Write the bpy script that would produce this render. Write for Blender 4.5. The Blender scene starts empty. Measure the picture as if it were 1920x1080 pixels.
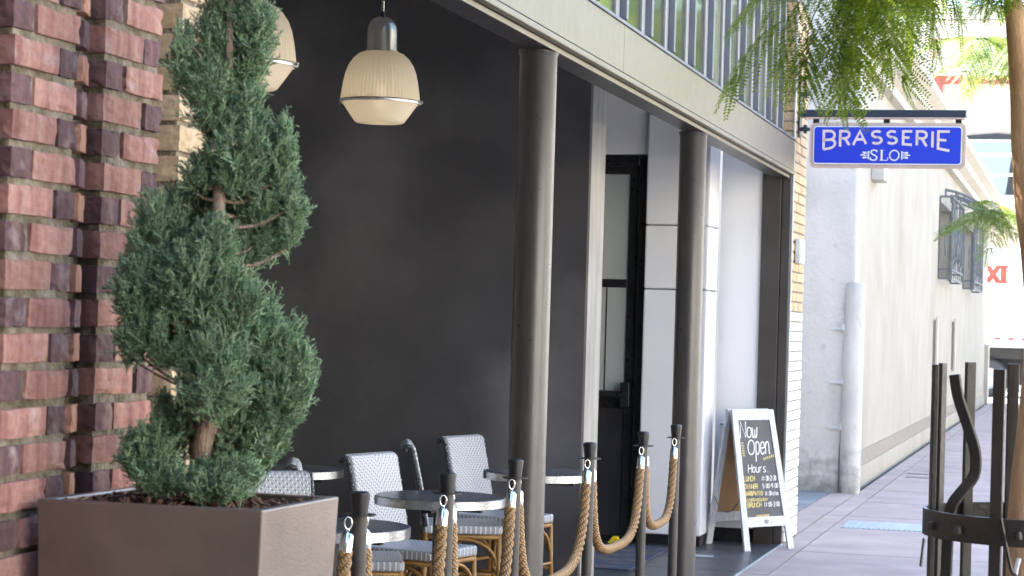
import bpy, math, random
import numpy as np
from mathutils import Vector, Matrix

R = math.radians
random.seed(7)
rng = np.random.default_rng(11)
SC = bpy.context.scene
COL = SC.collection

# ---------------------------------------------------------------- camera
CAM_H = 1.57
YAW, PITCH, ROLL = R(15.3935), R(0.9044), R(1.70)
cam_d = bpy.data.cameras.new('camera')
cam = bpy.data.objects.new('camera', cam_d)
COL.objects.link(cam)
fw = Vector((-math.sin(YAW) * math.cos(PITCH), math.cos(YAW) * math.cos(PITCH), math.sin(PITCH)))
r0 = Vector((math.cos(YAW), math.sin(YAW), 0))
u0 = r0.cross(fw)
rt = r0 * math.cos(ROLL) + u0 * math.sin(ROLL)
up = -r0 * math.sin(ROLL) + u0 * math.cos(ROLL)
cam.matrix_world = Matrix(((rt.x, up.x, -fw.x, 0), (rt.y, up.y, -fw.y, 0), (rt.z, up.z, -fw.z, CAM_H), (0, 0, 0, 1)))
cam_d.sensor_width = 36
cam_d.lens = 3900 / 1920 * 36
cam_d.clip_start = 0.05
cam_d.clip_end = 2000
cam_d.dof.use_dof = True
cam_d.dof.focus_distance = 8.6
cam_d.dof.aperture_fstop = 11.0
SC.camera = cam

# ---------------------------------------------------------------- light
SUN_EL, SUN_AZ = R(52), R(293)     # azimuth clockwise from +Y (down the street): the sun stands behind the restaurant, a little ahead
SUN_STRENGTH, SKY_STRENGTH, EXPOSURE = 5.0, 0.13, 3.1
world = bpy.data.worlds.new('World')
SC.world = world
world.use_nodes = True
wn = world.node_tree.nodes
wl = world.node_tree.links
wn.clear()
wo = wn.new('ShaderNodeOutputWorld'); wb = wn.new('ShaderNodeBackground'); sk = wn.new('ShaderNodeTexSky')
sk.sky_type = 'NISHITA'; sk.sun_disc = False
sk.sun_elevation = SUN_EL; sk.sun_rotation = SUN_AZ
sk.air_density = 1.0; sk.dust_density = .7; sk.ozone_density = 1.0
wb.inputs[1].default_value = SKY_STRENGTH
wl.new(sk.outputs[0], wb.inputs[0]); wl.new(wb.outputs[0], wo.inputs[0])
sun_d = bpy.data.lights.new('sun', 'SUN')
sun_d.energy = SUN_STRENGTH; sun_d.angle = R(0.55); sun_d.color = (1.0, 0.94, 0.85)
sun = bpy.data.objects.new('sun', sun_d); COL.objects.link(sun)
to_sun = Vector((math.sin(SUN_AZ) * math.cos(SUN_EL), math.cos(SUN_AZ) * math.cos(SUN_EL), math.sin(SUN_EL)))
sun.rotation_euler = to_sun.to_track_quat('Z', 'Y').to_euler()
sun.location = (-6, -4, 14)
vs = SC.view_settings
vs.view_transform = 'Standard'; vs.look = 'None'; vs.gamma = 1.0; vs.use_curve_mapping = False
vs.exposure = EXPOSURE
SC.cycles.max_bounces = 8
SC.cycles.diffuse_bounces = 5
SC.cycles.transparent_max_bounces = 12
SC.cycles.use_denoising = True
SC.cycles.sample_clamp_indirect = 6.0

# ---------------------------------------------------------------- camera-ray helpers used only to measure layout
def atd(px, py, d):
    x = (px - 960) / 3900; y = -(py - 540) / 3900
    v = fw + rt * x + up * y
    h = Vector((-math.sin(YAW), math.cos(YAW), 0))
    return Vector((0, 0, CAM_H)) + v * (d / v.dot(h))

# ---------------------------------------------------------------- materials
def nodes(name):
    m = bpy.data.materials.new(name); m.use_nodes = True
    nt = m.node_tree
    return m, nt, nt.nodes, nt.links, nt.nodes['Principled BSDF']

def rgba(c): return (c[0], c[1], c[2], 1)

def mat(name, c1, c2=None, scale=6, rough=.7, bump=0.0, bscale=40, metal=0, spec=.5, stretch=None, rnd=0.0, detail=6, c3=None, s3=2, contrast=(.35, .65), coat=0, grime=0):
    """colour noise between c1 and c2, optional large stains c3, optional per-object value shift and fine relief"""
    m, nt, N, L, P = nodes(name)
    P.inputs['Roughness'].default_value = rough; P.inputs['Metallic'].default_value = metal
    P.inputs['Specular IOR Level'].default_value = spec
    P.inputs['Coat Weight'].default_value = coat
    tc = N.new('ShaderNodeTexCoord'); vec = tc.outputs['Object']
    if stretch:
        mp = N.new('ShaderNodeMapping'); mp.inputs['Scale'].default_value = stretch
        L.new(vec, mp.inputs['Vector']); vec = mp.outputs[0]
    oi = N.new('ShaderNodeObjectInfo')
    ad = N.new('ShaderNodeVectorMath'); ad.operation = 'ADD'
    sc = N.new('ShaderNodeVectorMath'); sc.operation = 'SCALE'; sc.inputs[3].default_value = 37.0 if rnd else 0.0
    cx = N.new('ShaderNodeCombineXYZ')
    L.new(oi.outputs['Random'], cx.inputs[0]); L.new(oi.outputs['Random'], cx.inputs[1]); L.new(cx.outputs[0], sc.inputs[0])
    L.new(vec, ad.inputs[0]); L.new(sc.outputs[0], ad.inputs[1]); vec = ad.outputs[0]
    n1 = N.new('ShaderNodeTexNoise'); n1.inputs['Scale'].default_value = scale; n1.inputs['Detail'].default_value = detail
    L.new(vec, n1.inputs['Vector'])
    rp = N.new('ShaderNodeValToRGB')
    rp.color_ramp.elements[0].position = contrast[0]; rp.color_ramp.elements[1].position = contrast[1]
    rp.color_ramp.elements[0].color = rgba(c1); rp.color_ramp.elements[1].color = rgba(c2 or c1)
    L.new(n1.outputs['Fac'], rp.inputs[0]); col = rp.outputs[0]
    if c3:
        n3 = N.new('ShaderNodeTexNoise'); n3.inputs['Scale'].default_value = s3; n3.inputs['Detail'].default_value = 8
        L.new(vec, n3.inputs['Vector'])
        r3 = N.new('ShaderNodeValToRGB'); r3.color_ramp.elements[0].position = .5; r3.color_ramp.elements[1].position = .72
        L.new(n3.outputs['Fac'], r3.inputs[0])
        mx = N.new('ShaderNodeMix'); mx.data_type = 'RGBA'
        L.new(r3.outputs[0], mx.inputs[0]); L.new(col, mx.inputs[6]); mx.inputs[7].default_value = rgba(c3); col = mx.outputs[2]
    if grime == 1:      # scattered gum spots and small stains on paving
        vo = N.new('ShaderNodeTexVoronoi'); vo.inputs['Scale'].default_value = 3.2; L.new(vec, vo.inputs['Vector'])
        lt_ = N.new('ShaderNodeMapRange'); lt_.inputs[1].default_value = .035; lt_.inputs[2].default_value = .06; lt_.inputs[3].default_value = .5; lt_.inputs[4].default_value = 0
        L.new(vo.outputs['Distance'], lt_.inputs[0])
        mg = N.new('ShaderNodeMix'); mg.data_type = 'RGBA'; L.new(lt_.outputs[0], mg.inputs[0]); L.new(col, mg.inputs[6]); mg.inputs[7].default_value = (.10, .085, .08, 1); col = mg.outputs[2]
    if grime == 2:      # splash dirt along the foot of a wall
        sz = N.new('ShaderNodeSeparateXYZ'); L.new(tc.outputs['Object'], sz.inputs[0])
        ng = N.new('ShaderNodeTexNoise'); ng.inputs['Scale'].default_value = 9; ng.inputs['Detail'].default_value = 8; L.new(tc.outputs['Object'], ng.inputs['Vector'])
        mz = N.new('ShaderNodeMapRange'); mz.inputs[1].default_value = .0; mz.inputs[2].default_value = .55; mz.inputs[3].default_value = .42; mz.inputs[4].default_value = 0
        L.new(sz.outputs[2], mz.inputs[0])
        sm = N.new('ShaderNodeMath'); sm.operation = 'ADD'; L.new(mz.outputs[0], sm.inputs[0]); L.new(ng.outputs['Fac'], sm.inputs[1])
        rg = N.new('ShaderNodeMapRange'); rg.inputs[1].default_value = .62; rg.inputs[2].default_value = .98; rg.inputs[3].default_value = 0; rg.inputs[4].default_value = .75; L.new(sm.outputs[0], rg.inputs[0])
        mg = N.new('ShaderNodeMix'); mg.data_type = 'RGBA'; L.new(rg.outputs[0], mg.inputs[0]); L.new(col, mg.inputs[6]); mg.inputs[7].default_value = (.15, .145, .135, 1); col = mg.outputs[2]
    if rnd:
        hs = N.new('ShaderNodeHueSaturation'); mr = N.new('ShaderNodeMapRange')
        mr.inputs[3].default_value = 1 - rnd; mr.inputs[4].default_value = 1 + rnd
        L.new(oi.outputs['Random'], mr.inputs[0]); L.new(mr.outputs[0], hs.inputs['Value']); L.new(col, hs.inputs['Color']); col = hs.outputs[0]
    L.new(col, P.inputs['Base Color'])
    if bump:
        n2 = N.new('ShaderNodeTexNoise'); n2.inputs['Scale'].default_value = bscale; n2.inputs['Detail'].default_value = 8
        L.new(vec, n2.inputs['Vector'])
        b = N.new('ShaderNodeBump'); b.inputs['Strength'].default_value = bump; b.inputs['Distance'].default_value = .01
        L.new(n2.outputs['Fac'], b.inputs['Height']); L.new(b.outputs[0], P.inputs['Normal'])
        rr = N.new('ShaderNodeMapRange'); rr.inputs[3].default_value = max(0, rough - .1); rr.inputs[4].default_value = min(1, rough + .1)
        L.new(n2.outputs['Fac'], rr.inputs[0]); L.new(rr.outputs[0], P.inputs['Roughness'])
    return m

def leaf_mat(name, c1, c2, trans=.35, rough=.5):
    m, nt, N, L, P = nodes(name)
    geo = N.new('ShaderNodeNewGeometry'); rp = N.new('ShaderNodeValToRGB')
    rp.color_ramp.elements[0].color = rgba(c1); rp.color_ramp.elements[1].color = rgba(c2)
    L.new(geo.outputs['Random Per Island'], rp.inputs[0])
    L.new(rp.outputs[0], P.inputs['Base Color']); P.inputs['Roughness'].default_value = rough
    P.inputs['Specular IOR Level'].default_value = .3
    tr = N.new('ShaderNodeBsdfTranslucent'); mx = N.new('ShaderNodeMixShader'); mx.inputs[0].default_value = trans
    hs = N.new('ShaderNodeHueSaturation'); hs.inputs['Hue'].default_value = .485; hs.inputs['Value'].default_value = 1.6; hs.inputs['Saturation'].default_value = 1.1
    L.new(rp.outputs[0], hs.inputs['Color']); L.new(hs.outputs[0], tr.inputs[0])
    out = N['Material Output']
    L.new(P.outputs[0], mx.inputs[1]); L.new(tr.outputs[0], mx.inputs[2]); L.new(mx.outputs[0], out.inputs[0])
    return m

def glass_mat(name, tint, rough=.03, alpha=.35, spec=.9, metal=0.0):
    """window glass: glossy reflection over a partly clear pane"""
    m, nt, N, L, P = nodes(name)
    P.inputs['Base Color'].default_value = rgba(tint); P.inputs['Roughness'].default_value = rough
    P.inputs['Specular IOR Level'].default_value = spec; P.inputs['Alpha'].default_value = alpha
    P.inputs['Metallic'].default_value = metal
    return m

M = {}
# red clinker bricks: kiln stripes run across the face
def brick_mat(name, c1, c2, c3, rnd=.18):
    m, nt, N, L, P = nodes(name)
    tc = N.new('ShaderNodeTexCoord'); oi = N.new('ShaderNodeObjectInfo')
    cx = N.new('ShaderNodeCombineXYZ'); sc = N.new('ShaderNodeVectorMath'); sc.operation = 'SCALE'; sc.inputs[3].default_value = 51
    ad = N.new('ShaderNodeVectorMath'); ad.operation = 'ADD'
    for i in range(3): L.new(oi.outputs['Random'], cx.inputs[i])
    L.new(cx.outputs[0], sc.inputs[0]); L.new(tc.outputs['Object'], ad.inputs[0]); L.new(sc.outputs[0], ad.inputs[1])
    mp = N.new('ShaderNodeMapping'); mp.inputs['Scale'].default_value = (14, 26, 2.5); L.new(ad.outputs[0], mp.inputs[0])
    n1 = N.new('ShaderNodeTexNoise'); n1.inputs['Scale'].default_value = 1.0; n1.inputs['Detail'].default_value = 3; L.new(mp.outputs[0], n1.inputs['Vector'])
    rp = N.new('ShaderNodeValToRGB'); e = rp.color_ramp.elements
    e[0].position = .3; e[0].color = rgba(c1); e[1].position = .72; e[1].color = rgba(c3)
    k = e.new(.52); k.color = rgba(c2)
    L.new(n1.outputs['Fac'], rp.inputs[0])
    n2 = N.new('ShaderNodeTexNoise'); n2.inputs['Scale'].default_value = 55; n2.inputs['Detail'].default_value = 9; n2.inputs['Roughness'].default_value = .7
    L.new(ad.outputs[0], n2.inputs['Vector'])
    mx = N.new('ShaderNodeMix'); mx.data_type = 'RGBA'; mx.blend_type = 'MULTIPLY'; mx.inputs[0].default_value = .55
    r2 = N.new('ShaderNodeValToRGB'); r2.color_ramp.elements[0].position = .3; r2.color_ramp.elements[0].color = (.45, .42, .42, 1); r2.color_ramp.elements[1].position = .6; r2.color_ramp.elements[1].color = (1.1, 1.1, 1.1, 1)
    L.new(n2.outputs['Fac'], r2.inputs[0]); L.new(rp.outputs[0], mx.inputs[6]); L.new(r2.outputs[0], mx.inputs[7])
    # pale lime bloom
    n3 = N.new('ShaderNodeTexNoise'); n3.inputs['Scale'].default_value = 16; n3.inputs['Detail'].default_value = 6; L.new(ad.outputs[0], n3.inputs['Vector'])
    r3 = N.new('ShaderNodeValToRGB'); r3.color_ramp.elements[0].position = .58; r3.color_ramp.elements[1].position = .8; r3.color_ramp.elements[1].color = (.5, .5, .5, 1)
    L.new(n3.outputs['Fac'], r3.inputs[0])
    m3 = N.new('ShaderNodeMix'); m3.data_type = 'RGBA'; L.new(r3.outputs[0], m3.inputs[0]); L.new(mx.outputs[2], m3.inputs[6]); m3.inputs[7].default_value = (.42, .38, .40, 1)
    hs = N.new('ShaderNodeHueSaturation'); mr = N.new('ShaderNodeMapRange'); mr.inputs[3].default_value = 1 - rnd; mr.inputs[4].default_value = 1 + rnd
    L.new(oi.outputs['Random'], mr.inputs[0]); L.new(mr.outputs[0], hs.inputs['Value']); L.new(m3.outputs[2], hs.inputs['Color'])
    L.new(hs.outputs[0], P.inputs['Base Color']); P.inputs['Roughness'].default_value = .82; P.inputs['Specular IOR Level'].default_value = .3
    b = N.new('ShaderNodeBump'); b.inputs['Strength'].default_value = .55; b.inputs['Distance'].default_value = .006
    L.new(n2.outputs['Fac'], b.inputs['Height']); L.new(b.outputs[0], P.inputs['Normal'])
    return m

M['brick_light'] = brick_mat('salmon_brick', (.22, .095, .08), (.34, .17, .135), (.41, .25, .20))
M['brick_dark'] = brick_mat('dark_brick', (.075, .04, .045), (.125, .068, .07), (.19, .115, .095), .3)
M['brick_orange'] = brick_mat('orange_brick', (.32, .15, .09), (.42, .21, .14), (.46, .27, .19))
M['brick_yellow'] = brick_mat('buff_brick', (.50, .355, .205), (.56, .415, .26), (.61, .47, .32), .08)
M['brick_white'] = mat('white_painted_brick', (.72, .72, .69), (.80, .79, .76), 9, .75, .4, 60, rnd=.05)
M['mortar'] = mat('mossy_mortar', (.13, .105, .065), (.27, .235, .185), 30, .95, 1.0, 90, c3=(.075, .058, .025), s3=9)
M['mortar_grey'] = mat('grey_mortar', (.20, .17, .13), (.32, .29, .24), 30, .95, .8, 90)
M['charcoal'] = mat('charcoal_stucco', (.050, .049, .057), (.092, .090, .098), 1.3, .46, .3, 20, detail=10, c3=(.15, .146, .152), s3=.9, contrast=(.3, .7))
M['wall_end'] = mat('grey_stucco_end', (.42, .40, .37), (.52, .50, .47), 3, .7, .3, 40)
M['wall_end_grey'] = mat('brushed_grey_end', (.24, .225, .205), (.33, .315, .29), 3, .6, .3, 30, stretch=(4, 4, .6))
M['white_panel'] = mat('white_panel_paint', (.82, .82, .83), (.87, .87, .88), 2, .5, .12, 8, detail=4)
M['frame_black'] = mat('black_door_paint', (.012, .012, .014), (.02, .02, .022), 12, .3, .05)
M['door_panel'] = mat('dark_door_panel', (.022, .022, .026), (.03, .03, .034), 8, .4, .05)
M['beam'] = mat('taupe_metal_fascia', (.158, .136, .092), (.172, .149, .104), 3, .42, .05, 14, spec=.5)
M['bronze'] = mat('bronze_metal', (.055, .048, .044), (.072, .063, .057), 4, .4, .08, 30)
M['column'] = mat('brown_column_paint', (.034, .029, .027), (.042, .037, .034), 4, .31, .14, 16, spec=.85, c3=(.062, .052, .045), s3=3)
M['fin'] = mat('grey_mullion_paint', (.11, .12, .145), (.135, .145, .17), 5, .45, .05)
M['strip_grey'] = mat('pale_grey_gasket', (.26, .26, .27), (.30, .30, .31), 5, .6)
M['clear_glass'] = glass_mat('clerestory_glass', (.88, .90, .70), .07, .5, 1.0, 1.0)
M['door_glass'] = glass_mat('door_glass', (.46, .50, .47), .12, 1.0, .8)
M['stucco'] = mat('cream_stucco', (.355, .33, .28), (.395, .37, .32), 1.5, .9, .5, 34, c3=(.325, .295, .24), s3=.8)
M['stucco_w'] = mat('pale_stucco', (.53, .515, .49), (.58, .565, .54), 1.8, .9, .8, 22, c3=(.42, .415, .40), s3=1.2, grime=2)
M['cornice'] = mat('cornice_paint', (.54, .50, .42), (.60, .56, .48), 3, .8, .2)
M['tile_band'] = mat('grey_tile_band', (.21, .185, .155), (.27, .245, .21), 12, .5, .2)
M['concrete'] = mat('pink_concrete', (.375, .295, .275), (.435, .35, .325), 2.4, .85, .5, 60, c3=(.33, .265, .25), s3=1.6, rnd=.07, grime=1)
M['joint_dirt'] = mat('dirty_joint', (.13, .11, .10), (.19, .16, .15), 12, .95)
M['concrete_grey'] = mat('grey_concrete', (.36, .35, .33), (.43, .42, .40), 2, .9, .4, 60)
M['asphalt'] = mat('asphalt', (.045, .045, .047), (.065, .064, .064), 20, .9, .6, 120)
M['floor_tile'] = mat('slate_floor_tile', (.040, .044, .054), (.060, .065, .077), 2.2, .36, .12, 12, rnd=.10, c3=(.10, .105, .115), s3=3)
M['grout'] = mat('pale_grout', (.20, .20, .21), (.26, .26, .27), 20, .9)
M['blue_tile'] = mat('blue_grey_paver', (.17, .21, .25), (.25, .28, .31), 4, .6, .2, rnd=.12)
M['grate'] = mat('galvanised_grate', (.36, .41, .44), (.45, .49, .52), 20, .5, .2, metal=.3)
M['planter'] = mat('bronze_planter_shell', (.225, .188, .166), (.255, .214, .19), 6, .36, .14, 260, spec=.6, metal=.85, c3=(.19, .158, .14), s3=5)
M['mulch'] = mat('bark_mulch', (.035, .017, .011), (.15, .075, .045), 30, .95, .5, rnd=.2)
M['bark'] = mat('juniper_bark', (.17, .11, .075), (.34, .25, .19), 18, .9, .8, 40, stretch=(6, 6, 1))
M['trunk'] = mat('smooth_tan_bark', (.45, .27, .145), (.53, .335, .19), 7, .75, .5, 60, c3=(.38, .19, .09), s3=5, stretch=(3, 3, 1))
M['twig'] = mat('twig_bark', (.10, .07, .03), (.16, .12, .06), 20, .8, .3)
M['juniper'] = leaf_mat('juniper_needles', (.08, .175, .09), (.41, .54, .34), .27, .55)
M['juniper_dry'] = leaf_mat('dry_juniper', (.20, .08, .025), (.32, .15, .05), .2)
M['frond'] = leaf_mat('jacaranda_leaf', (.06, .12, .012), (.17, .24, .035), .45, .42)
M['leaf2'] = leaf_mat('street_tree_leaf', (.07, .13, .02), (.19, .25, .06), .45, .5)
M['chrome'] = mat('polished_chrome', (.75, .75, .76), (.85, .85, .86), 10, .12, 0, metal=1)
M['steel'] = mat('brushed_steel', (.50, .51, .52), (.62, .63, .64), 14, .28, .05, 60, metal=1, stretch=(1, 1, 14))
M['table_top'] = mat('dark_zinc_top', (.075, .08, .09), (.125, .13, .14), 6, .22, .06, 30, spec=.7)
M['black_metal'] = mat('black_powder_coat', (.014, .014, .015), (.022, .021, .021), 20, .42, .12, 80)
M['guard'] = mat('guard_paint', (.020, .017, .015), (.035, .030, .026), 12, .36, .2, 60, spec=.6)
M['post_pole'] = mat('bronze_pole_paint', (.050, .044, .040), (.062, .055, .050), 8, .38, .05)
M['rubber'] = mat('black_rubber', (.010, .010, .011), (.016, .016, .017), 20, .35, .05)
M['rattan'] = mat('rattan_cane', (.26, .13, .032), (.38, .21, .06), 12, .42, .1, 60)
M['wicker_dark'] = mat('dark_wicker_edge', (.020, .021, .026), (.12, .13, .15), 90, .55, .8, 160, contrast=(.45, .6))
M['wood_white'] = mat('whitewashed_wood', (.56, .57, .60), (.72, .72, .74), 7, .75, .35, 40, stretch=(9, 9, 1), c3=(.48, .47, .48), s3=4)
M['ply'] = mat('tan_hardboard', (.36, .20, .085), (.42, .25, .12), 6, .7, .2)
M['chalkboard'] = mat('slate_chalkboard', (.050, .052, .066), (.075, .077, .092), 5, .6, .1, c3=(.09, .09, .105), s3=3)
M['chalk'] = mat('white_chalk', (.74, .74, .73), (.86, .86, .85), 60, .95)
M['chalk_y'] = mat('yellow_chalk', (.76, .60, .18), (.86, .72, .30), 60, .95)
M['sign_pink'] = mat('copper_pink_edge', (.55, .41, .375), (.62, .48, .44), 12, .5, .1)
M['sign_blue'] = mat('royal_blue_enamel', (.012, .040, .62), (.014, .048, .66), 3, .45)
M['sign_white'] = mat('white_enamel', (.80, .82, .84), (.86, .87, .88), 5, .4)
M['sign_navy'] = mat('navy_line', (.012, .016, .10), (.014, .02, .12), 5, .4)
M['sign_letter'] = mat('pale_pink_letter', (.74, .62, .62), (.78, .66, .66), 6, .45)
M['arm'] = mat('navy_steel_arm', (.022, .032, .058), (.03, .042, .072), 10, .4, .1)
M['paint_white'] = mat('white_gloss', (.76, .76, .76), (.82, .82, .82), 5, .4)
M['truck_white'] = mat('trailer_skin', (.76, .77, .78), (.83, .83, .84), 2, .45, .05)
M['red'] = mat('red_lettering', (.58, .045, .025), (.64, .07, .04), 5, .5)
M['tyre'] = mat('tyre_rubber', (.025, .026, .030), (.04, .04, .045), 20, .8, .3)
M['rim_grey'] = mat('wheel_rim', (.35, .36, .38), (.45, .46, .48), 10, .4, 0, metal=.5)
M['far_cream'] = mat('far_cream_stone', (.54, .50, .42), (.60, .56, .48), 1, .85, .2)
M['blocker_brick'] = mat('blocker_brick', (.07, .045, .035), (.10, .065, .05), 6, .9, .3)
M['wall_pale'] = mat('pale_render', (.70, .66, .58), (.76, .72, .64), 1, .85, .2)
M['far_brick'] = mat('far_pale_brick', (.54, .40, .30), (.60, .46, .36), 5, .9, .3)
M['far_red'] = mat('far_red_trim', (.30, .075, .06), (.36, .10, .08), 3, .8)
M['far_glass'] = glass_mat('far_window_glass', (.20, .23, .27), .08, 1, .8)
M['far_dark'] = mat('far_dark_frame', (.010, .011, .013), (.018, .018, .02), 6, .5)
M['roof_grey'] = mat('roof_membrane', (.30, .30, .29), (.38, .38, .36), 3, .9)
M['ceiling'] = mat('patio_ceiling_paint', (.42, .41, .40), (.46, .45, .44), 3, .8)
M['iron'] = mat('grey_wrought_iron', (.10, .11, .12), (.16, .17, .18), 10, .5, .1)
M['reveal'] = mat('tan_window_reveal', (.42, .30, .20), (.50, .38, .27), 3, .8)
M['mat_blue'] = mat('worn_blue_doormat', (.025, .036, .075), (.045, .06, .11), 40, .95, .8, 120, c3=(.17, .14, .08), s3=7)
M['yellow_plastic'] = mat('yellow_plastic', (.70, .50, .01), (.78, .58, .03), 6, .4)
M['plate'] = mat('meter_plate', (.52, .54, .56), (.62, .64, .66), 6, .5)
M['chrome_cap'] = mat('nickel_lamp_cap', (.66, .64, .62), (.74, .72, .70), 8, .27, 0, metal=.9)

# prismatic lamp glass: thin ribbed sheet that scatters the bulb's light
def lamp_glass():
    m, nt, N, L, P = nodes('prismatic_lamp_glass')
    P.inputs['Base Color'].default_value = (.62, .59, .54, 1); P.inputs['Roughness'].default_value = .09; P.inputs['Specular IOR Level'].default_value = 1.0
    tr = N.new('ShaderNodeBsdfTranslucent'); tr.inputs[0].default_value = (.88, .80, .67, 1)
    tp = N.new('ShaderNodeBsdfTransparent'); tp.inputs[0].default_value = (.95, .92, .86, 1)
    m1 = N.new('ShaderNodeMixShader'); m1.inputs[0].default_value = .5
    m2 = N.new('ShaderNodeMixShader'); m2.inputs[0].default_value = .012
    L.new(P.outputs[0], m1.inputs[1]); L.new(tr.outputs[0], m1.inputs[2]); L.new(m1.outputs[0], m2.inputs[1]); L.new(tp.outputs[0], m2.inputs[2])
    L.new(m2.outputs[0], N['Material Output'].inputs[0])
    return m
M['lamp_glass'] = lamp_glass()
def emis(name, c, s):
    m, nt, N, L, P = nodes(name)
    P.inputs['Base Color'].default_value = rgba(c); P.inputs['Emission Color'].default_value = rgba(c); P.inputs['Emission Strength'].default_value = s
    return m
M['bulb'] = emis('warm_bulb', (1.0, .86, .62), 1.3)

# woven seat and back: chevron strands in the part's own x (across) and z or y (along)
def wicker(name, along):
    m, nt, N, L, P = nodes(name)
    tc = N.new('ShaderNodeTexCoord'); sp = N.new('ShaderNodeSeparateXYZ'); L.new(tc.outputs['Object'], sp.inputs[0])
    def mth(op, a, b=None, c=None):
        n = N.new('ShaderNodeMath'); n.operation = op
        for i, v in enumerate((a, b, c)):
            if v is None: continue
            if isinstance(v, (int, float)): n.inputs[i].default_value = v
            else: L.new(v, n.inputs[i])
        return n.outputs[0]
    ax = mth('ABSOLUTE', sp.outputs['Y'])
    v = sp.outputs[along]
    ch = mth('FRACT', mth('MULTIPLY', mth('SUBTRACT', v, mth('MULTIPLY', ax, -.8 if along == 'Z' else .8)), 38.0))
    line = mth('LESS_THAN', ch, .30)
    fine = mth('FRACT', mth('MULTIPLY', v, 150.0))
    fl = mth('LESS_THAN', fine, .30)
    dotx = mth('FRACT', mth('MULTIPLY', sp.outputs['Y'], 60.0))
    dot = mth('MULTIPLY', mth('LESS_THAN', dotx, .38), line)
    nz = N.new('ShaderNodeTexNoise'); nz.inputs['Scale'].default_value = 8; L.new(tc.outputs['Object'], nz.inputs['Vector'])
    base = N.new('ShaderNodeMix'); base.data_type = 'RGBA'; L.new(nz.outputs['Fac'], base.inputs[0]); base.inputs[6].default_value = (.40, .42, .46, 1); base.inputs[7].default_value = (.50, .52, .56, 1)
    a = N.new('ShaderNodeMix'); a.data_type = 'RGBA'; L.new(mth('MULTIPLY', fl, .55), a.inputs[0]); L.new(base.outputs[2], a.inputs[6]); a.inputs[7].default_value = (.10, .11, .13, 1)
    b = N.new('ShaderNodeMix'); b.data_type = 'RGBA'; L.new(mth('MULTIPLY', line, .8), b.inputs[0]); L.new(a.outputs[2], b.inputs[6]); b.inputs[7].default_value = (.05, .055, .075, 1)
    c = N.new('ShaderNodeMix'); c.data_type = 'RGBA'; L.new(dot, c.inputs[0]); L.new(b.outputs[2], c.inputs[6]); c.inputs[7].default_value = (.80, .81, .83, 1)
    L.new(c.outputs[2], P.inputs['Base Color']); P.inputs['Roughness'].default_value = .45
    bm = N.new('ShaderNodeBump'); bm.inputs['Strength'].default_value = .5; bm.inputs['Distance'].default_value = .003
    L.new(mth('ADD', mth('SUBTRACT', 1.0, line), mth('MULTIPLY', fine, .4)), bm.inputs['Height']); L.new(bm.outputs[0], P.inputs['Normal'])
    return m
M['wicker_back'] = wicker('woven_back', 'Z')
M['wicker_seat'] = wicker('woven_seat', 'X')

def rope_mat():
    m, nt, N, L, P = nodes('twisted_rope_fibre')
    uv = N.new('ShaderNodeTexCoord'); sp = N.new('ShaderNodeSeparateXYZ'); L.new(uv.outputs['UV'], sp.inputs[0])
    mt = N.new('ShaderNodeMath'); mt.operation = 'MULTIPLY_ADD'; L.new(sp.outputs[0], mt.inputs[0]); mt.inputs[1].default_value = 1.0; L.new(sp.outputs[1], mt.inputs[2])
    fr = N.new('ShaderNodeMath'); fr.operation = 'FRACT'; L.new(mt.outputs[0], fr.inputs[0])
    rp = N.new('ShaderNodeValToRGB'); e = rp.color_ramp.elements
    e[0].position = 0; e[0].color = (.05, .021, .007, 1); e[1].position = .6; e[1].color = (.43, .275, .13, 1)
    k = e.new(.25); k.color = (.16, .08, .03, 1)
    L.new(fr.outputs[0], rp.inputs[0]); L.new(rp.outputs[0], P.inputs['Base Color']); P.inputs['Roughness'].default_value = .6
    b = N.new('ShaderNodeBump'); b.inputs['Strength'].default_value = .6; b.inputs['Distance'].default_value = .002
    L.new(fr.outputs[0], b.inputs['Height']); L.new(b.outputs[0], P.inputs['Normal'])
    return m
M['rope'] = rope_mat()

# ---------------------------------------------------------------- mesh helpers
WORLD = {}
def tag(o, label=None, cat=None, group=None, kind=None):
    if label: o['label'] = label
    if cat: o['category'] = cat
    if group: o['group'] = group
    if kind: o['kind'] = kind
    return o
def thing(name, loc, label, cat, group=None, rz=0):
    o = bpy.data.objects.new(name, None); COL.objects.link(o)
    o.location = loc; o.rotation_euler = (0, 0, rz); o.empty_display_size = .1
    WORLD[o.name] = Vector(loc) if rz == 0 else Vector((0, 0, 0))
    return tag(o, label, cat, group)
def copy_tree(o, parent=None):
    c = o.copy(); COL.objects.link(c); c.parent = parent
    for ch in o.children: copy_tree(ch, c)
    return c

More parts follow.
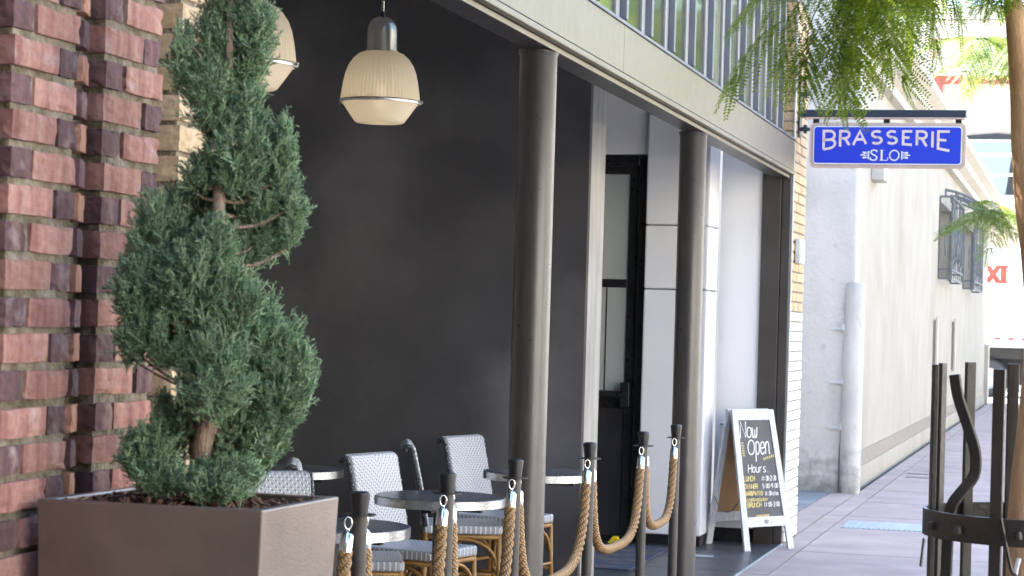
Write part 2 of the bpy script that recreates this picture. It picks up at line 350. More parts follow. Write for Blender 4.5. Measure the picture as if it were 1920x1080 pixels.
class MB:
    def __init__(s): s.v = []; s.f = []; s.uv = None
    def add(s, vs, fs):
        b = len(s.v); s.v += [tuple(p) for p in vs]; s.f += [tuple(i + b for i in q) for q in fs]; return s
    def box(s, x0, x1, y0, y1, z0, z1):
        return s.add([(x, y, z) for z in (z0, z1) for y in (y0, y1) for x in (x0, x1)],
                     [(0, 2, 3, 1), (4, 5, 7, 6), (0, 1, 5, 4), (2, 6, 7, 3), (0, 4, 6, 2), (1, 3, 7, 5)])
    def bar(s, a, b, w, h, upv=(0, 0, 1)):
        a = Vector(a); b = Vector(b); d = (b - a).normalized(); sd = d.cross(Vector(upv))
        if sd.length < 1e-4: sd = d.cross(Vector((1, 0, 0)))
        sd.normalize(); u = sd.cross(d).normalized()
        vs = [p + sd * (w / 2 * i) + u * (h / 2 * j) for p in (a, b) for i, j in ((-1, -1), (1, -1), (1, 1), (-1, 1))]
        return s.add(vs, [(3, 2, 1, 0), (4, 5, 6, 7), (0, 1, 5, 4), (1, 2, 6, 5), (2, 3, 7, 6), (3, 0, 4, 7)])
    def tube(s, pts, r, n=8, cap=True, closed=False):
        pts = [Vector(p) for p in pts]; m = len(pts)
        rs = r if isinstance(r, (list, tuple)) else [r] * m
        b = len(s.v); prev = None
        for i, p in enumerate(pts):
            d = (pts[(i + 1) % m] - pts[i - 1]) if closed else (pts[min(i + 1, m - 1)] - pts[max(i - 1, 0)])
            d.normalize()
            if prev is None:
                a = d.orthogonal().normalized()
            else:
                a = prev - d * prev.dot(d)
                a = a.normalized() if a.length > 1e-6 else d.orthogonal().normalized()
            prev = a; c = d.cross(a)
            for k in range(n):
                t = 2 * math.pi * k / n
                s.v.append(tuple(p + (a * math.cos(t) + c * math.sin(t)) * rs[i]))
        for i in range(m if closed else m - 1):
            j = (i + 1) % m
            for k in range(n):
                s.f.append((b + i * n + k, b + i * n + (k + 1) % n, b + j * n + (k + 1) % n, b + j * n + k))
        if cap and not closed:
            s.f.append(tuple(b + k for k in reversed(range(n)))); s.f.append(tuple(b + (m - 1) * n + k for k in range(n)))
        return s
    def lathe(s, prof, c=(0, 0, 0), n=32, rib=0.0):
        b = len(s.v); m = len(prof)
        for r, z in prof:
            for k in range(n):
                t = 2 * math.pi * k / n; q = r * (1 + (rib if k % 2 else -rib))
                s.v.append((c[0] + q * math.cos(t), c[1] + q * math.sin(t), c[2] + z))
        for i in range(m - 1):
            for k in range(n):
                s.f.append((b + i * n + k, b + i * n + (k + 1) % n, b + (i + 1) * n + (k + 1) % n, b + (i + 1) * n + k))
        return s
    def prism(s, poly, o, ax, ay, depth):
        """2-D outline laid on axes ax, ay from o, thickened along ax x ay"""
        o = Vector(o); ax = Vector(ax); ay = Vector(ay); nrm = ax.cross(ay).normalized() * depth
        n = len(poly); b = len(s.v)
        for q in (Vector((0, 0, 0)), nrm):
            for x, y in poly: s.v.append(tuple(o + ax * x + ay * y + q))
        s.f.append(tuple(b + i for i in reversed(range(n)))); s.f.append(tuple(b + n + i for i in range(n)))
        for i in range(n):
            j = (i + 1) % n; s.f.append((b + i, b + j, b + n + j, b + n + i))
        return s
    def stroke(s, pts, w, o, ax, ay, closed=False):
        """flat brush stroke along a 2-D polyline"""
        P = [Vector((p[0], p[1])) for p in pts]; n = len(P); L_, R_ = [], []
        for i in range(n):
            a = P[i - 1] if (i or closed) else None; c = P[(i + 1) % n] if (i < n - 1 or closed) else None
            d1 = (P[i] - a).normalized() if a is not None and (P[i] - a).length > 1e-9 else None
            d2 = (c - P[i]).normalized() if c is not None and (c - P[i]).length > 1e-9 else None
            d1 = d1 or d2; d2 = d2 or d1
            n1 = Vector((-d1.y, d1.x)); n2 = Vector((-d2.y, d2.x)); mm = n1 + n2
            if mm.length < .3: mm = n1
            mm.normalize(); k = min(1.6, 1 / max(.3, mm.dot(n1)))
            L_.append(P[i] + mm * (w / 2 * k)); R_.append(P[i] - mm * (w / 2 * k))
        o = Vector(o); ax = Vector(ax); ay = Vector(ay); b = len(s.v)
        s.k = (getattr(s, 'k', 0) + 1) % 7; o = o + ax.cross(ay).normalized() * (.00035 * s.k * max(1.0, w / .02))     # overlapping strokes never share a plane
        for l, r_ in zip(L_, R_):
            s.v.append(tuple(o + ax * l.x + ay * l.y)); s.v.append(tuple(o + ax * r_.x + ay * r_.y))
        for i in range(n if closed else n - 1):
            j = (i + 1) % n
            s.f.append((b + 2 * i, b + 2 * i + 1, b + 2 * j + 1, b + 2 * j))
        return s
    def mesh(s, name, material, smooth=False):
        me = bpy.data.meshes.new(name); me.from_pydata(s.v, [], s.f)
        me.materials.append(M[material])
        if smooth: me.shade_smooth() if hasattr(me, 'shade_smooth') else me.polygons.foreach_set('use_smooth', [True] * len(me.polygons))
        me.update()
        return me
    def build(s, name, material, parent=None, smooth=False, bevel=0, auto=None, local=False):
        off = Vector((0, 0, 0))
        if parent is not None and not local: off = WORLD.get(parent.name, off)
        if off.length > 0: s.v = [(a - off.x, b - off.y, c - off.z) for a, b, c in s.v]
        me = s.mesh(name, material, smooth)
        o = bpy.data.objects.new(name, me); COL.objects.link(o); o.parent = parent
        WORLD[o.name] = off
        if bevel:
            md = o.modifiers.new('bevel', 'BEVEL'); md.width = bevel; md.segments = 2; md.limit_method = 'ANGLE'; md.angle_limit = R(40)
        if smooth and auto:
            try:
                me.set_sharp_from_angle(angle=R(auto))
            except Exception: pass
        return o

def rrect(x0, x1, y0, y1, r, n=6):
    p = []
    for cx, cy, a in ((x1 - r, y1 - r, 0), (x0 + r, y1 - r, 90), (x0 + r, y0 + r, 180), (x1 - r, y0 + r, 270)):
        for i in range(n + 1):
            t = R(a + 90 * i / n); p.append((cx + r * math.cos(t), cy + r * math.sin(t)))
    return p
def arc(cx, cy, rx, ry, a0, a1, n=10):
    return [(cx + rx * math.cos(R(a0 + (a1 - a0) * i / n)), cy + ry * math.sin(R(a0 + (a1 - a0) * i / n))) for i in range(n + 1)]
def smooth_pts(pts, k=4):
    """Catmull-Rom through the points"""
    P = [Vector(p) for p in pts]; out = []
    for i in range(len(P) - 1):
        a, b, c, d = P[max(i - 1, 0)], P[i], P[i + 1], P[min(i + 2, len(P) - 1)]
        for j in range(k):
            t = j / k
            out.append(.5 * ((2 * b) + (c - a) * t + (2 * a - 5 * b + 4 * c - d) * t * t + (3 * b - a - 3 * c + d) * t ** 3))
    out.append(P[-1]); return out

# ---------------------------------------------------------------- bricks
BM = {}
def brick_mesh(lx, ly, lz, material, var, rough=.004):
    key = (round(lx, 3), round(ly, 3), round(lz, 3), material, var)
    if key in BM: return BM[key]
    rs = random.Random(hash((key[0], key[1], key[2], var)) & 0xffff)
    import bmesh
    bm = bmesh.new(); bmesh.ops.create_cube(bm, size=1)
    bmesh.ops.subdivide_edges(bm, edges=list(bm.edges), cuts=3, use_grid_fill=True)
    for v in bm.verts:          # knocked-off arrises, slightly wavy faces
        c = [abs(abs(k) - .5) < 1e-4 for k in v.co]
        q = Vector((v.co.x * lx, v.co.y * ly, v.co.z * lz))
        if sum(c) >= 2:
            k = rs.uniform(.0008, .0026) + (rs.uniform(.001, .0035) if rs.random() < .22 else 0) * min(1, rough / .005)
            for a in range(3):
                if c[a]: q[a] -= math.copysign(k, q[a])
        else:
            for a in range(3):
                if c[a]: q[a] += rs.uniform(-1, 1) * rough * .22
        v.co = q
    me = bpy.data.meshes.new('brick'); bm.to_mesh(me); bm.free()
    me.materials.append(M[material]); BM[key] = me
    return me
def brick(parent, x0, x1, y0, y1, z0, z1, material, rough=.004, rz=0):
    me = brick_mesh(x1 - x0, y1 - y0, z1 - z0, material, random.randrange(5), rough)
    o = bpy.data.objects.new('brick', me); COL.objects.link(o); o.parent = parent
    o.location = Vector(((x0 + x1) / 2, (y0 + y1) / 2, (z0 + z1) / 2)) - WORLD.get(parent.name, Vector())
    o.rotation_euler = (random.uniform(-.008, .008), random.uniform(-.008, .008), rz + random.uniform(-.01, .01))
    return o
#@@SETTING
# ================================================================= SETTING
def struct(name, mb, material, **k): return tag(mb.build(name, material, **k), kind='structure')
struct('ground', MB().add([(-300, -200, -.16), (300, -200, -.16), (300, 600, -.16), (-300, 600, -.16)], [(0, 1, 2, 3)]), 'concrete_grey')
struct('road', MB().add([(1.35, -60, -.13), (9.6, -60, -.13), (9.6, 51.2, -.13), (1.35, 51.2, -.13)], [(0, 1, 2, 3)]), 'asphalt')
struct('cross_street', MB().add([(-80, 51.2, -.126), (80, 51.2, -.126), (80, 64, -.126), (-80, 64, -.126)], [(0, 1, 2, 3)]), 'concrete_grey')
struct('kerb', MB().box(1.2, 1.35, -60, 51, -.2, -.004), 'concrete_grey', bevel=.02)
sw = struct('sidewalk', MB().box(-2.085, 1.2, -60, 51.0, -.2, -.012), 'joint_dirt')
struct('far_sidewalk', MB().box(9.6, 13.2, -60, 51.0, -.2, 0), 'concrete_grey')
struct('cross_sidewalk', MB().box(-80, 80, 64, 68.4, -.2, 0), 'concrete_grey')
slab_me = {}
for i in range(34):
    y0 = -.4 + i * 1.52
    if y0 + 1.52 > 51.3: break
    for (x0, x1) in ((-2.075, -1.9), (-1.9, -.36), (-.36, 1.195)):
        if (x0, x1) not in slab_me:
            m_ = MB().box(0, x1 - x0 - .011, 0, 1.508, -.03, .0)
            slab_me[(x0, x1)] = m_.mesh('slab', 'concrete')
        o = bpy.data.objects.new('slab', slab_me[(x0, x1)]); COL.objects.link(o); o.parent = sw
        o.location = (x0, y0, random.uniform(-.0015, .001))
# pavers in the recess before the cream building
al = struct('alley_paving', MB().box(-2.75, -2.085, 15.95, 20.5, -.2, -.012), 'grout')
for i in range(15):
    m_ = MB().box(-2.745, -2.33, 15.96 + i * .3, 15.96 + i * .3 + .292, -.05, .002 + i % 2 * .001)
    m_.build('paver', 'blue_tile', al)
for i in range(3):
    MB().box(-2.32, -2.088, 15.96 + i * 1.52, min(15.96 + i * 1.52 + 1.51, 20.45), -.05, .0012).build('slab', 'concrete', al)
# patio floor
fl = struct('patio_floor', MB().box(-7.0, -2.088, 4.4, 15.2, -.2, -.006), 'grout')
for i in range(9):
    for j in range(4):
        x1 = -2.095 - j * .612; y0 = 9.66 + i * .612
        MB().box(x1 - .606, x1, y0, min(y0 + .606, 15.19), -.04, .001 + random.uniform(0, .0012)).build('tile', 'floor_tile', fl)
MB().box(-7.0, -2.095, 4.4, 9.65, -.04, .001).build('floor_field', 'floor_tile', fl)
MB().box(-7.0, -4.55, 9.66, 15.19, -.04, .001).build('floor_field', 'floor_tile', fl)
MB().box(-2.092, -2.078, 4.4, 15.2, -.03, .005).build('edge_trim', 'grate', fl)

# ================================================================= RED BRICK BUILDING (neighbour)
CH = .0735
red = thing('red_brick_building', (-2.6, 0, 0), 'red and dark purple clinker brick building with grooved piers beside the planter', 'building')
MB().box(-9, -2.088, -22, 4.326, -.1, 9.2).build('core_wall', 'mortar', red)
MB().box(-9.2, -2.0, -22.2, 4.34, 9.2, 9.4).build('roof', 'roof_grey', red)
pier = MB()
zb = 1.676 - 15 * CH
for k in range(-1, 2):
    y = 4.052 - (1 - k) * .398
    pier.box(-2.10, -2.0405, y + .010, y + .274, -.05, 3.4)
pr = pier.build('brick_pier', 'mortar', red)
for k in range(-1, 2):
    y = 4.052 - (1 - k) * .398
    for r_ in range(27):
        z0 = zb + r_ * CH + random.uniform(-.0015, .0015); z1 = z0 + .061
        if z0 < .62: continue
        sf = (r_ + k) % 2 == 0          # stretcher first in this course
        j = lambda: random.uniform(-.004, .004)
        if sf:
            brick(pr, -2.11, -2.03 + j(), y, y + .186, z0, z1, 'brick_light' if random.random() > .12 else 'brick_dark', .006)
            brick(pr, -2.11, -2.032 + j(), y + .197, y + .279, z0, z1, 'brick_dark', .006)
        else:
            brick(pr, -2.11, -2.032 + j(), y, y + .084, z0, z1, 'brick_dark', .006)
            brick(pr, -2.11, -2.03 + j(), y + .095, y + .279, z0, z1, 'brick_light' if random.random() > .12 else 'brick_orange', .006)
        if k < 1:   # canted closer that turns in to the groove
            c = brick(pr, -2.125, -2.043, y + .283, y + .365, z0, z1, 'brick_dark' if not sf else 'brick_orange', .005)
            c.rotation_euler.z = R(19)

# ================================================================= RESTAURANT BUILDING
rest = thing('restaurant_building', (-2.6, 10, 0), 'low restaurant front with open patio under a taupe beam', 'building')
def P_(name, mb, material, parent=rest, **k): return mb.build(name, material, parent, **k)
# near buff brick pier
def brick_pier(name, x1, y0, y1, zlo, zhi, zphase, ret, switch=None):
    core = P_(name, MB().box(x1 - .45, x1 - .012, y0 + .012, y1 - .004, -.05, 4.0), 'mortar_grey')
    n0 = int((zlo - zphase) / CH) - 1
    r_ = 0
    while True:
        z0 = zphase + (n0 + r_) * CH; r_ += 1
        if z0 > zhi: break
        if z0 < zlo: continue
        z1 = z0 + .0635
        mt = 'brick_white' if switch and z0 < switch else 'brick_yellow'
        cuts = [.2, .41] if r_ % 2 else [.098, .305]
        yy = y0
        for c in cuts + [y1 - y0]:
            e = min(y0 + c, y1)
            if e - yy < .02: continue
            brick(core, x1 - (.1 if r_ % 2 or yy > y0 else .2), x1 + random.uniform(-.002, .002), yy, e - .009, z0, z1, mt, .002)
            yy = e
        if ret:     # bricks of the return that faces up the street
            xs = [x1 - .103, x1 - .305] if r_ % 2 else [x1 - .203, x1 - .405]
            for xa in xs:
                if xa - .09 < x1 - .45: continue
                brick(core, xa - .194, xa, y0, y0 + .1, z0, z1, mt, .002)
    return core
brick_pier('buff_pier', -2.10, 4.585, 5.075, .95, 2.75, 2.026, True)
brick_pier('buff_pier', -2.072, 15.222, 15.93, .01, 3.95, 1.777 - .0735 * 24, False, switch=1.70)
# patio shell
P_('charcoal_wall', MB().box(-7.0, -2.853, 12.0, 12.36, -.02, 3.98), 'charcoal')
P_('wall_end', MB().box(-2.852, -2.838, 12.003, 12.37, -.015, 3.975), 'wall_end_grey')
P_('back_wall', MB().box(-7.2, -7.0, 4.5, 16, -.02, 4.0), 'wall_end')
P_('side_wall', MB().box(-7.0, -2.56, 4.62, 4.8, -.02, 3.99), 'wall_end')
P_('ceiling', MB().box(-7.1, -2.2, 4.7, 15.3, 4.0, 4.1), 'ceiling')
P_('upper_wall', MB().box(-2.4, -2.08, 4.6, 15.93, 4.12, 4.4), 'beam')
P_('roof', MB().box(-14, -2.05, 4.45, 15.95, 4.4, 4.5), 'roof_grey')
P_('rear_block', MB().box(-14, -7.2, 4.5, 15.9, -.1, 4.39), 'stucco')
P_('sun_blocker_block', MB().box(-14, -2.76, 15.95, 20.25, -.1, 4.9), 'stucco_w')  # unseen block added to keep direct sun out of the alley gap
# white panelled wall beside the door
def panel_wall():
    for z0, z1 in ((.075, 1.825), (1.833, 2.285), (2.293, 3.95)):
        P_('white_panel', MB().box(-3.055, -2.592, 14.66, 15.06, z0, z1), 'white_panel', bevel=.012)
    P_('white_panel', MB().box(-2.60, -2.29, 15.19, 15.30, .10, 3.95), 'white_panel')
    P_('lintel_panel', MB().box(-4.6, -3.06, 14.72, 15.06, 2.80, 3.95), 'white_panel')
    P_('kick_plate', MB().box(-3.05, -2.605, 14.70, 15.05, -.01, .074), 'frame_black')
    P_('kick_plate', MB().box(-2.60, -2.30, 15.20, 15.30, -.01, .098), 'frame_black')
    P_('door_side_wall', MB().box(-4.8, -4.35, 12.36, 15.1, -.02, 3.95), 'charcoal')
panel_wall()
# glazed door
dr = P_('door', MB().box(-4.30, -3.062, 14.78, 14.90, -.01, .03), 'frame_black')
for b in ((-3.125, -3.062, 14.74, 14.90, .03, 2.795), (-4.30, -3.126, 14.74, 14.90, 2.72, 2.795), (-4.30, -4.24, 14.74, 14.90, .03, 2.72)):
    P_('door_frame', MB().box(*b), 'frame_black', dr, bevel=.006)
for b in ((-3.205, -3.13, 14.785, 14.83, .035, 2.715), (-4.23, -4.15, 14.785, 14.83, .035, 2.715), (-4.15, -3.205, 14.785, 14.83, 2.66, 2.715), (-4.15, -3.205, 14.787, 14.83, 1.835, 1.895), (-4.15, -3.205, 14.787, 14.83, .96, 1.03)):
    P_('door_rail', MB().box(*b), 'frame_black', dr, bevel=.004)
P_('pane', MB().box(-4.15, -3.205, 14.80, 14.81, 1.895, 2.66), 'door_glass', dr)
P_('pane', MB().box(-4.15, -3.205, 14.80, 14.81, 1.03, 1.835), 'door_glass', dr)
P_('door_panel', MB().box(-4.15, -3.205, 14.80, 14.82, .035, .96), 'door_panel', dr)
P_('push_bar', MB().tube([(-4.1, 14.72, 1.06), (-3.17, 14.72, 1.06)], .028, 12).box(-3.215, -3.15, 14.70, 14.785, .97, 1.15), 'frame_black', dr, bevel=.004)
P_('glazing_strip', MB().box(-3.36, -3.352, 14.796, 14.80, 1.03, 1.835), 'frame_black', dr)
# corner post by the far pier
P_('corner_post', MB().box(-2.295, -2.155, 15.165, 15.30, -.01, 2.75).box(-2.148, -2.085, 15.172, 15.215, -.01, 2.75), 'bronze', bevel=.004)
P_('downlight_strip', MB().tube([(-2.078, 15.205, .4), (-2.074, 15.205, 1.6), (-2.075, 15.205, 3.9)], .008, 8), 'plate')
# entrance beam
bm_ = P_('beam', MB().box(-2.20, -2.10, 4.9, 15.20, 2.702, 2.93), 'bronze')
P_('fascia_panel', MB().box(-2.10, -2.07, 4.9, 9.335, 2.728, 2.945), 'beam', bm_, bevel=.003)
P_('fascia_panel', MB().box(-2.10, -2.07, 9.338, 15.20, 2.728, 2.945), 'beam', bm_, bevel=.003)
P_('fascia_lip', MB().box(-2.10, -2.064, 4.9, 15.201, 2.697, 2.722), 'beam', bm_, bevel=.003)
P_('drip_edge', MB().box(-2.108, -2.098, 4.9, 15.19, 2.672, 2.692), 'beam', bm_)
P_('soffit', MB().box(-2.235, -2.11, 4.9, 15.20, 2.684, 2.70), 'bronze', bm_)
P_('top_flashing', MB().box(-2.14, -2.062, 4.9, 15.20, 2.947, 2.962), 'fin', bm_, bevel=.003)
# clerestory glazing above the beam
cl = P_('clerestory_window', MB().box(-2.20, -2.155, 4.9, 15.2, 2.965, 3.0), 'fin')
MS = [8.95 + .583 * i for i in range(-7, 11)]
for i, y in enumerate(MS):
    P_('mullion', MB().box(-2.16, -2.100, y - .022, y + .022, 3.0, 4.09), 'fin', cl, bevel=.003)
    P_('mullion_cover', MB().box(-2.150, -2.134, y - .10, y - .026, 3.0, 4.09), 'strip_grey', cl)
    if i < len(MS) - 1:
        P_('pane', MB().box(-2.146, -2.139, y + .024, y + .482, 3.0, 4.09), 'clear_glass', cl)
P_('end_panel', MB().box(-2.13, -2.11, 8.0, 8.92, 2.965, 4.09), 'beam', cl)
# columns
for (y, lab) in ((8.245, 'nearer brown round column left of the white door wall'), (11.76, 'farther brown round column right of the black door')):
    prof = [(.079, 0), (.079, .25), (.0775, .9), (.0775, 1.8), (.077, 2.66), (.083, 2.668), (.083, 2.6835)]
    c = thing('round_column', (-2.185, y, 0), lab, 'column')
    MB().lathe(prof, n=40).build('shaft', 'column', c, smooth=True, auto=40, local=True)
    MB().lathe([(.0, .012), (.12, .012), (.12, .0)], n=32).build('base_plate', 'bronze', c, local=True)
# meter plate on the far pier
o = MB().box(-2.068, -2.035, 15.36, 15.62, 2.06, 2.24).box(-2.034, -2.028, 15.38, 15.48, 2.075, 2.225).box(-2.034, -2.028, 15.50, 15.60, 2.075, 2.225).build('meter_box', 'plate', bevel=.006)
tag(o, 'small grey meter box fixed to the buff brick pier under the blue sign', 'meter box')

# ================================================================= CREAM STUCCO BUILDING
cb = thing('stucco_building', (-2.6, 20.3, 0), 'cream stucco building with sloping cornice line past the restaurant', 'building')
def C_(name, mb, material, parent=cb, **k): return mb.build(name, material, parent, **k)
C_('front_wall', MB().box(-12, -2.135, 20.3, 20.55, -.1, 5.2), 'stucco_w', bevel=.03)
fw_ = MB()
for a, b, c, d in ((20.551, 32.6, -.1, 4.2), (32.6, 35.6, -.1, 2.45), (32.6, 35.6, 3.62, 4.2), (35.6, 39.4, -.1, 4.2), (39.4, 42.6, -.1, 2.45), (39.4, 42.6, 3.62, 4.2), (42.6, 49.6, -.1, 4.2)):
    fw_.box(-2.6, -2.19, a, b, c, d)
C_('flank_wall', fw_, 'stucco')
C_('inner_block', MB().box(-12, -2.62, 20.56, 49.6, -.1, 4.6), 'stucco')
C_('end_return', MB().box(-2.35, -2.10, 49.0, 49.62, -.05, 1.35), 'stucco')
C_('cornice', MB().prism([(0, 4.2), (.10, 4.2), (.10, 4.3), (.05, 4.3), (.05, 4.36), (.20, 4.42), (.20, 4.52), (.13, 4.52), (.13, 4.58), (.30, 4.66), (.30, 4.76), (0, 4.8)], (-2.19, 49.7, 0), (1, 0, 0), (0, 0, 1), 29.15), 'cornice')
C_('parapet', MB().box(-2.7, -2.2, 20.56, 49.6, 4.21, 5.0), 'stucco')
C_('tile_band', MB().box(-2.195, -2.178, 20.75, 49.0, .185, .34), 'tile_band')
C_('plinth', MB().box(-2.195, -2.165, 20.75, 49.0, -.05, .183), 'stucco')
C_('wall_pipe', MB().tube([(-2.145, 20.30, -.02), (-2.145, 20.30, .9), (-2.14, 20.30, 1.6), (-2.135, 20.30, 2.0), (-2.135, 20.305, 2.03)], [.102, .098, .094, .090, .078], 20), 'stucco_w', smooth=True, auto=50)
for z in (.62, 1.06, 1.58):
    C_('pipe_bracket', MB().box(-2.36, -2.22, 20.27, 20.30, z, z + .022).box(-2.255, -2.225, 20.255, 20.30, z - .01, z + .05), 'plate')
C_('crack_filler', MB().tube([(-2.245, 20.30, .0), (-2.25, 20.298, .3), (-2.24, 20.30, .62), (-2.238, 20.298, .95)], [.02, .012, .008, .003], 6), 'iron')
C_('vent_box', MB().box(-2.19, -2.05, 22.0, 22.5, 3.16, 3.30), 'stucco_w', bevel=.01)
for y in (32.0, 36.6):
    C_('wall_slot', MB().box(-2.192, -2.15, y, y + .55, .95, 1.78).box(-2.15, -2.12, y - .05, y + .02, .9, 1.83), 'cornice')
for (y0, y1, lab) in ((32.6, 35.6, 'nearer'), (39.4, 42.6, 'farther')):
    w = C_('window', MB().box(-2.60, -2.52, y0, y1, 2.45, 3.62), 'reveal')
    C_('pane', MB().box(-2.50, -2.49, y0 + .1, y1 - .1, 2.5, 3.57), 'far_glass', w)
    C_('window_frame', MB().box(-2.49, -2.44, y0 + .02, y0 + .12, 2.46, 3.6).box(-2.49, -2.44, y1 - .12, y1 - .02, 2.46, 3.6).box(-2.49, -2.45, (y0 + y1) / 2 - .04, (y0 + y1) / 2 + .04, 2.5, 3.58), 'reveal', w)
    g = thing('window_grille', (-2.19, y0, 2.4), lab + ' grey wrought iron window basket on the cream wall', 'window grille')
    x0, x1 = -2.18, -1.99
    zt = 3.68
    bb = MB()
    for x in (x0, x1):
        for y in (y0, y1): bb.bar((x, y, 2.42), (x, y, zt), .035, .035)
    for z in (2.42, 2.56, zt):
        bb.bar((x1, y0, z), (x1, y1, z), .03, .03)
        for y in (y0, y1): bb.bar((x0, y, z), (x1, y, z), .03, .03)
    bb.build('frame', 'iron', g)
    for k in range(4):
        yy = y0 + .35 + k * (y1 - y0 - .7) / 3
        MB().tube([(x1, yy + .33 * math.cos(t), 3.0 + .33 * math.sin(t)) for t in [2 * math.pi * q / 20 for q in range(20)]], .012, 5, closed=True).build('ring', 'iron', g)
        MB().tube(smooth_pts([(x1, yy, 2.56), (x1, yy + .2, 2.75), (x1, yy - .15, 2.95), (x1, yy + .12, 3.25), (x1, yy, zt)], 5), .011, 5).build('scroll', 'iron', g)
    for k in range(6):
        yy = y0 + (k + .5) * (y1 - y0) / 6
        MB().bar((x1, yy, 2.42), (x1, yy, zt), .016, .016).build('bar', 'iron', g)
    MB().tube([(x1 - .09, y0 + .09 * math.cos(t) * .9, 3.0 + .22 * math.sin(t)) for t in [2 * math.pi * q / 16 for q in range(16)]], .010, 5, closed=True).build('ring', 'iron', g)
# curved canopy frame
cf = thing('canopy_frame', (-2.19, 33.6, 3.2), 'curved grey ladder-like canopy frame springing from the cream wall', 'canopy')
pts = []
for px, py in ((1756, 354), (1790, 360), (1822, 374), (1850, 395), (1872, 418)):
    pts.append(Vector(atd(px, py, 33.2)))
pts = smooth_pts(pts, 4)
lo = [p + Vector((0, .0, -.10)) for p in pts]
for off in (0, 1.4):
    d = Vector((.02, off, 0))
    MB().tube([p + d for p in pts], .022, 6).build('rail', 'iron', cf)
    MB().tube([p + d for p in lo], .018, 6).build('rail', 'iron', cf)
    for i in range(0, len(pts), 2):
        MB().bar(pts[i] + d, lo[i] + d, .025, .025, (0, 1, 0)).build('rung', 'iron', cf)
for i in range(0, len(pts), 4):
    MB().bar(pts[i], pts[i] + Vector((.02, 1.4, 0)), .02, .02).build('cross_bar', 'iron', cf)

# ================================================================= FAR SIDE OF THE CROSS STREET
def V3(px, py, s):
    p = atd(px, py, 1.0); d = p - Vector((0, 0, CAM_H)); return Vector((0, 0, CAM_H)) + d * (s / d.y)
fb = thing('far_brick_building', (-3, 70, 0), 'pale brick building with red trim and blue windows behind the blue sign', 'building')
def F_(name, mb, material, parent=fb, **k): return mb.build(name, material, parent, **k)
xl = V3(1745, 100, 70).x
F_('wall', MB().box(xl, 30, 70, 90, -.1, 11.0), 'far_brick')
z1, z2 = V3(1745, 143, 70).z, V3(1745, 152, 70).z
F_('red_band', MB().box(xl - .02, 30, 69.9, 70, z2 - .1, z1).box(xl - .03, xl + .42, 69.88, 69.9, z2 - 1.1, z1 - .02), 'far_red')
F_('corner_strip', MB().box(xl - .1, xl, 69.92, 70.2, 6.5, z2 - 1.1), 'far_red')
F_('cornice_base', MB().box(xl - .1, 30, 69.7, 70, z1, z1 + .55), 'far_cream')
for i in range(20):
    F_('dentil', MB().box(xl + .25 + i * 1.15, xl + .95 + i * 1.15, 69.62, 69.99, z1 + .56, z1 + 1.15), 'far_cream')
F_('frieze', MB().box(xl - .05, 30, 69.9, 70, z1 + .55, z1 + 1.2), 'far_brick')
F_('cornice', MB().box(xl - .2, 30, 69.35, 70, z1 + 1.2, z1 + 1.75).box(xl - .3, 30, 69.2, 70, z1 + 1.78, z1 + 2.2), 'far_cream')
for k in range(3):
    xw = V3(1808, 300, 70).x + k * 4.2; zt_, zb_ = V3(1850, 262, 70).z, V3(1850, 366, 70).z
    w = F_('window', MB().box(xw - .1, xw + 2.3, 69.95, 69.99, zb_ - .1, zt_), 'paint_white')
    F_('pane', MB().box(xw, xw + 2.15, 69.93, 69.949, zb_, zt_ - .1), 'far_glass', w)
    F_('sash', MB().box(xw, xw + 2.15, 69.88, 69.929, (zb_ + zt_) / 2 + .35, (zb_ + zt_) / 2 + .47).box(xw, xw + 2.15, 69.88, 69.929, zb_ + .62, zb_ + .72), 'paint_white', w)
    F_('lintel', MB().prism([(0, 0), (2.3, 0), (2.2, .12), (1.15, .2), (.1, .12)], (xw - .1, 69.93, zt_), (1, 0, 0), (0, 0, 1), .12), 'far_dark', w)
    F_('curtain', MB().prism([(1.35, 0), (1.75, 0), (1.9, 1.2), (2.12, 1.85), (1.7, 1.8), (1.5, 1.1)], (xw, 69.925, zb_ + .02), (1, 0, 0), (0, 0, 1), .01), 'far_dark', w)
    F_('sill', MB().box(xw - .2, xw + 2.4, 69.75, 69.99, zb_ - .3, zb_ - .11), 'paint_white', w)
wb2 = thing('far_white_building', (-8, 72, 0), 'white corner building with a plain cornice left of the pale brick building', 'building')
xa = V3(1690, 60, 70).x
MB().box(-40, xl - .12, 71, 88, -.1, 14.0).build('wall', 'far_cream', wb2)
for zz in (V3(1715, 118, 71).z, V3(1715, 165, 71).z):
    MB().box(-40, xl - .13, 70.5, 71, zz - .3, zz + .1).box(-40, xl - .13, 70.75, 71, zz - .55, zz - .3).build('cornice', 'cornice', wb2)
for k in range(6):
    w = MB().box(xa - 3.2 - k * 4, xa - 1.6 - k * 4, 70.95, 70.99, 3.2, 6.2).build('window', 'paint_white', wb2)
    MB().box(xa - 3.1 - k * 4, xa - 1.7 - k * 4, 70.93, 70.949, 3.3, 6.1).build('pane', 'far_glass', w)

